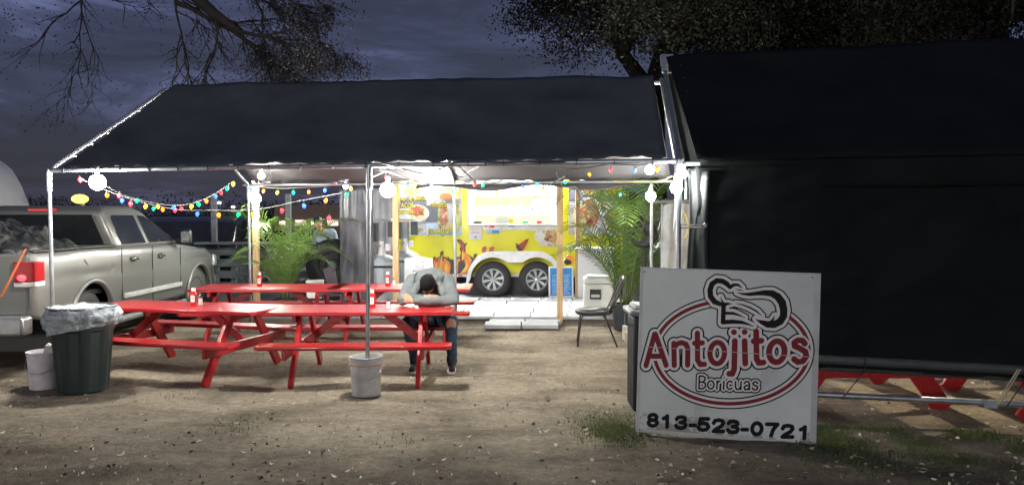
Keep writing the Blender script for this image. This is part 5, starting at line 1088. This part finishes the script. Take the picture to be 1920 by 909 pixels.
o = MB().tube([P(1225, 379, 8.88), P(1305, 377, 8.88)], .02, 10).build('rail_pipe', steel, None, smooth='auto'); tag(o, 'short horizontal pipe carrying the wrinkled grey cloth', 'pipe')
o = MB().tube([P(1222, 345, 9.3), V3((P(1222, 345, 9.3).x, 9.3, 0))], .02, 10).build('tent_pole', steel, None, smooth='auto'); tag(o, 'thin upright steel pole behind the heat lamp', 'pole')
# garland of moss hanging
# iron fence behind
t = thing('board_fence', 'dark weathered board fence far behind the right palm', 'fence', (0, 0, 0))
for i in range(24): X = 2.05+i*.165; MB().box((X, 13.6+random.uniform(-.01, .01), 1.0), (.15, .02, 2.0+random.uniform(-.03, .03))).build('board', greywood, t)
t = thing('blue_door', 'dark blue wooden panel standing at the right end of the trailer', 'panel', (2.55, 15.9, 0)); MB().box((0, 0, 1.2), (.75, .05, 2.4)).build('panel', mat('navy_panel', (.03, .06, .18), .5), t, bevel=.01); MB().box((.2, -.04, 1.5), (.08, .02, .3)).build('notice', wp, t)
# ------------------------------------------------------------------ trees
bark = mat('oak_bark', (.028, .024, .02), .9, 0, .35, 5, .8, 20)
leafA = mat('oak_leaf', (.008, .010, .007), .8, var=.4, vs=.7, bump=0, transl=.1, col2=(.032, .030, .022), spec=.05)
mossm = mat('spanish_moss', (.05, .05, .045), .9, var=.35, vs=2, bump=0)
def leaves(name, centers, par, m, size, per, spread, seed):
    g = np.random.default_rng(seed); c_ = np.repeat(np.array(centers), per, 0); n__ = len(c_)
    p = c_+g.normal(0, 1, (n__, 3))*np.array(spread); a = g.normal(0, 1, (n__, 3)); a /= np.linalg.norm(a, axis=1)[:, None]; q = g.normal(0, 1, (n__, 3)); q = np.cross(a, q); q /= np.linalg.norm(q, axis=1)[:, None]
    s = g.uniform(.6, 1.3, (n__, 1))*size; V = np.stack([p-a*s, p+q*s*.45, p+a*s, p-q*s*.45], 1).reshape(-1, 3); return npmesh(name, V, np.arange(n__*4).reshape(-1, 4), m, par)
def branches(start, dirv, length, r0, depth, out, b_, rnd, drop=.0, split=3):
    pts = [start]; d = dirv.normalized(); K = 7
    for i in range(K):
        d = (d+V3((rnd.uniform(-.28, .28), rnd.uniform(-.28, .28), rnd.uniform(-.22, .22)-drop))).normalized(); pts.append(pts[-1]+d*length/K)
    b_.tube(pts, [r0*(1-.75*i/K) for i in range(K+1)], 6 if depth > 1 else 4, caps=False)
    if depth <= 0: out.append(tuple(pts[-1])); out.append(tuple(pts[4])); return
    for i in range(2, K+1):
        for _ in range(split if i == K else 1):
            nd = (d+V3((rnd.uniform(-1, 1), rnd.uniform(-1, 1), rnd.uniform(-.7, .5)-drop))).normalized(); branches(pts[i], nd, length*rnd.uniform(.42, .62), r0*(1-.75*i/K)*.75+.004, depth-1, out, b_, rnd, drop, split)
def tree(label, base, trunk_h, r0, limbs, seed, leaf_per, leaf_size, leaf_spread, drop, moss=0, lm=leafA, group='oaks round the lot', limbpath=None, subs=(), tufts=()):
    t = thing('oak_tree', label, 'tree', base, 0, group); rnd = random.Random(seed); b_ = MB(); out = []
    top = V3((0, 0, trunk_h)); b_.tube([(0, 0, 0), (.05, .1, trunk_h*.5), top], [r0*1.3, r0, r0*.85], 14)
    for d, ln, dp in limbs: branches(top, V3(d), ln, r0*.6, dp, out, b_, rnd, drop)
    if limbpath: b_.tube([top]+[q-base for q in limbpath], [r0*.7]+list(np.linspace(r0*.5, .07, len(limbpath))), 8)
    for q, d, ln, rr_, dp in subs: branches(q-base, V3(d), ln, rr_, dp, out, b_, rnd, drop)
    for q, n__ in tufts:
        for _ in range(n__): out.append(tuple(q-base+V3((rnd.gauss(0, .45), rnd.gauss(0, .4), rnd.gauss(0, .28)))))
    b_.build('trunk', bark, t, smooth=True)
    leaves('crown', out, t, lm, leaf_size, leaf_per, leaf_spread, seed)
    if moss:
        ms_ = []; g = random.Random(seed+1); V = []; Fq = []
        for _ in range(moss):
            p = V3(g.choice(out))+V3((g.uniform(-.6, .6), g.uniform(-.6, .6), 0)); ln = g.uniform(.3, 1.1)
            for s in range(9):
                q = p+V3((g.gauss(0, .08), g.gauss(0, .08), g.uniform(-.1, .1))); o_ = len(V); w = .012; x, y = g.gauss(0, .05), g.gauss(0, .05); l2 = ln*g.uniform(.5, 1)
                V += [q+V3((-w, 0, 0)), q+V3((w, 0, 0)), q+V3((x+w, y, -l2*.5)), q+V3((x-w, y, -l2*.5)), q+V3((x*.3, y, -l2)), q+V3((x*.3-w*.3, y, -l2))]; Fq += [[o_, o_+1, o_+2, o_+3], [o_+3, o_+2, o_+4, o_+5]]
        npmesh('moss', np.array([tuple(v) for v in V]), np.array(Fq), mossm, t)['kind'] = 'stuff'
    return t
LP = [P(-120, -330, 18.5), P(150, -180, 18), P(330, -40, 17.5), P(400, 25, 17), P(450, 60, 16.8)]
tree('bare twigged oak whose limbs reach in from the upper left', V3((-15.5, 19, 0)), 5.5, .5, [((-.6, .2, .7), 6, 2), ((.1, .2, 1), 6, 2)], 5, 3, .034, (.14, .14, .12), .035, 5, lm=mat('hazed_leaf', (.03, .03, .03), .8, var=.3, bump=0, col2=(.075, .07, .068), spec=.1), limbpath=LP,  # leaves painted greyer than the other oaks to imitate haze
     subs=[(P(330, 5, 17), (1, 0, -.15), 2.2, .06, 2), (P(400, 25, 17), (.9, .1, -.55), 1.9, .05, 3), (P(450, 60, 16.8), (1, -.1, -.45), 1.5, .045, 3), (P(400, 25, 17), (.3, 0, -1), 1.5, .035, 2), (P(330, -30, 17.4), (-.1, 0, -1), 2.2, .035, 2), (P(150, -120, 17.8), (.25, 0, -1), 2.6, .04, 2), (P(390, -10, 17), (.9, .1, .1), 1.7, .05, 3), (P(200, -140, 17.8), (.7, 0, -.8), 2.6, .04, 2)],
     tufts=[(P(-40, 0, 16), 60), (P(15, 45, 16), 16), (P(540, 65, 16.5), 60), (P(575, 100, 16.5), 30), (P(150, 10, 17), 8), (P(60, -10, 17), 14)])
tree('dense oak hung with moss rising behind the tarp shelter', V3((6.4, 19.5, 0)), 4.9, .45, [((-.8, .0, .75), 6.0, 3), ((.3, -.1, 1), 6, 3), ((.9, .1, .65), 6.5, 3), ((-.2, .3, 1), 5.5, 3), ((-.5, -.1, .4), 4.5, 2)], 21, 110, .042, (.33, .33, .26), .0, 160)
tree('dark mossy oak behind the trailer roof', V3((4.4, 24.5, 0)), 5.6, .45, [((-.6, .1, .7), 5.4, 3), ((.6, -.1, .8), 6.5, 3), ((0, .2, 1), 5.5, 3)], 33, 100, .05, (.38, .38, .3), .0, 120)
tree('dark oak at the far right beyond the tarp shelter', V3((12.5, 18.5, 0)), 4.6, .45, [((-.8, -.2, .75), 6.5, 3), ((.2, -.3, 1), 5.5, 3), ((.8, .1, .6), 5, 2), ((-.7, -.2, .35), 4.5, 2)], 44, 100, .045, (.36, .36, .28), .0, 120)
# distant tree line and lights
hx = np.linspace(-70, 40, 120); b = MB(); vs = []
for x in hx:
    h_ = 1.5+.9*noise.noise((x*.25, 0, 0))+.5*noise.noise((x*1.1, 3, 0))
    vs += [(x, 50, -.1), (x, 51, h_), (x, 56, h_*.9), (x, 58, -.1)]
b.add(vs, [(i*4+k, i*4+4+k, i*4+5+k, i*4+1+k) for i in range(119) for k in range(3)]); o = b.build('hills', mat('dark_scrub', (.02, .024, .02), .95, vs=2), None); tag(o, kind='structure')
g = np.random.default_rng(3); cs = []
for i in range(900): X = g.uniform(-46, 20); cs.append((X, g.uniform(34, 46), min(1.9, abs(g.normal(0, 1.1)))+.3*math.sin(X*.7)+.3))
o = leaves('tree_line', cs, None, mat('far_leaf', (.03, .035, .03), .8, bump=0), .075, 150, (.9, .7, .22), 9); tag(o, 'low dark line of distant trees along the horizon', 'trees', kind='stuff')
def farlamp(px, py, Z, r_, c_, s_, label, name='street_lamp'):
    p = P(px, py, Z); t = thing(name, label, 'lamp', (p.x, p.y, 0), 0, 'distant lamps beyond the lot'); MB().ball((0, 0, p.z), (r_, r_, r_*.6), 12, 8).build('lamp_head', glow('far_lamp', c_, s_), t, smooth=True); MB().tube([(0, .1, 0), (0, .1, p.z)], .04, 6).build('pole', steel_dark, t)
farlamp(150, 373, 15, .15, (1, .62, .10), 3.2, 'amber beacon glowing just above the pickup roof')
for i, (px, py, c_, lb) in enumerate(((312, 427, (1, .9, .8), 'tiny white lamp beyond the pickup windshield'), (393, 419, (1, .8, .6), 'tiny warm lamp left of the fence post'), (411, 380, (1, .95, .9), 'tiny lamp high right of the fence post'), (437, 388, (.9, .95, 1), 'tiny pale lamp beside the rear left post'), (590, 418, (1, .85, .8), 'pinkish lamp in the lit row behind the palm'))): farlamp(px, py, 30, .07, c_, 9, lb)
t = thing('far_building', 'distant lit shopfront glimpsed between palm and curtain', 'building', ((597-960)/F*30, 30, 0)); MB().box((0, 1, 1.1), (3.4, 2, 2.2)).build('wall', mat('far_wall', (.2, .15, .12), .8), t)
for i in range(5): MB().box((-1.3+i*.62, -.02, 1.50), (.42, .03, .16+.06*(i % 2))).build('window', glow('lit_window', (1, .78, .7), 1.2), t)
# background canopy seen from below at the centre right
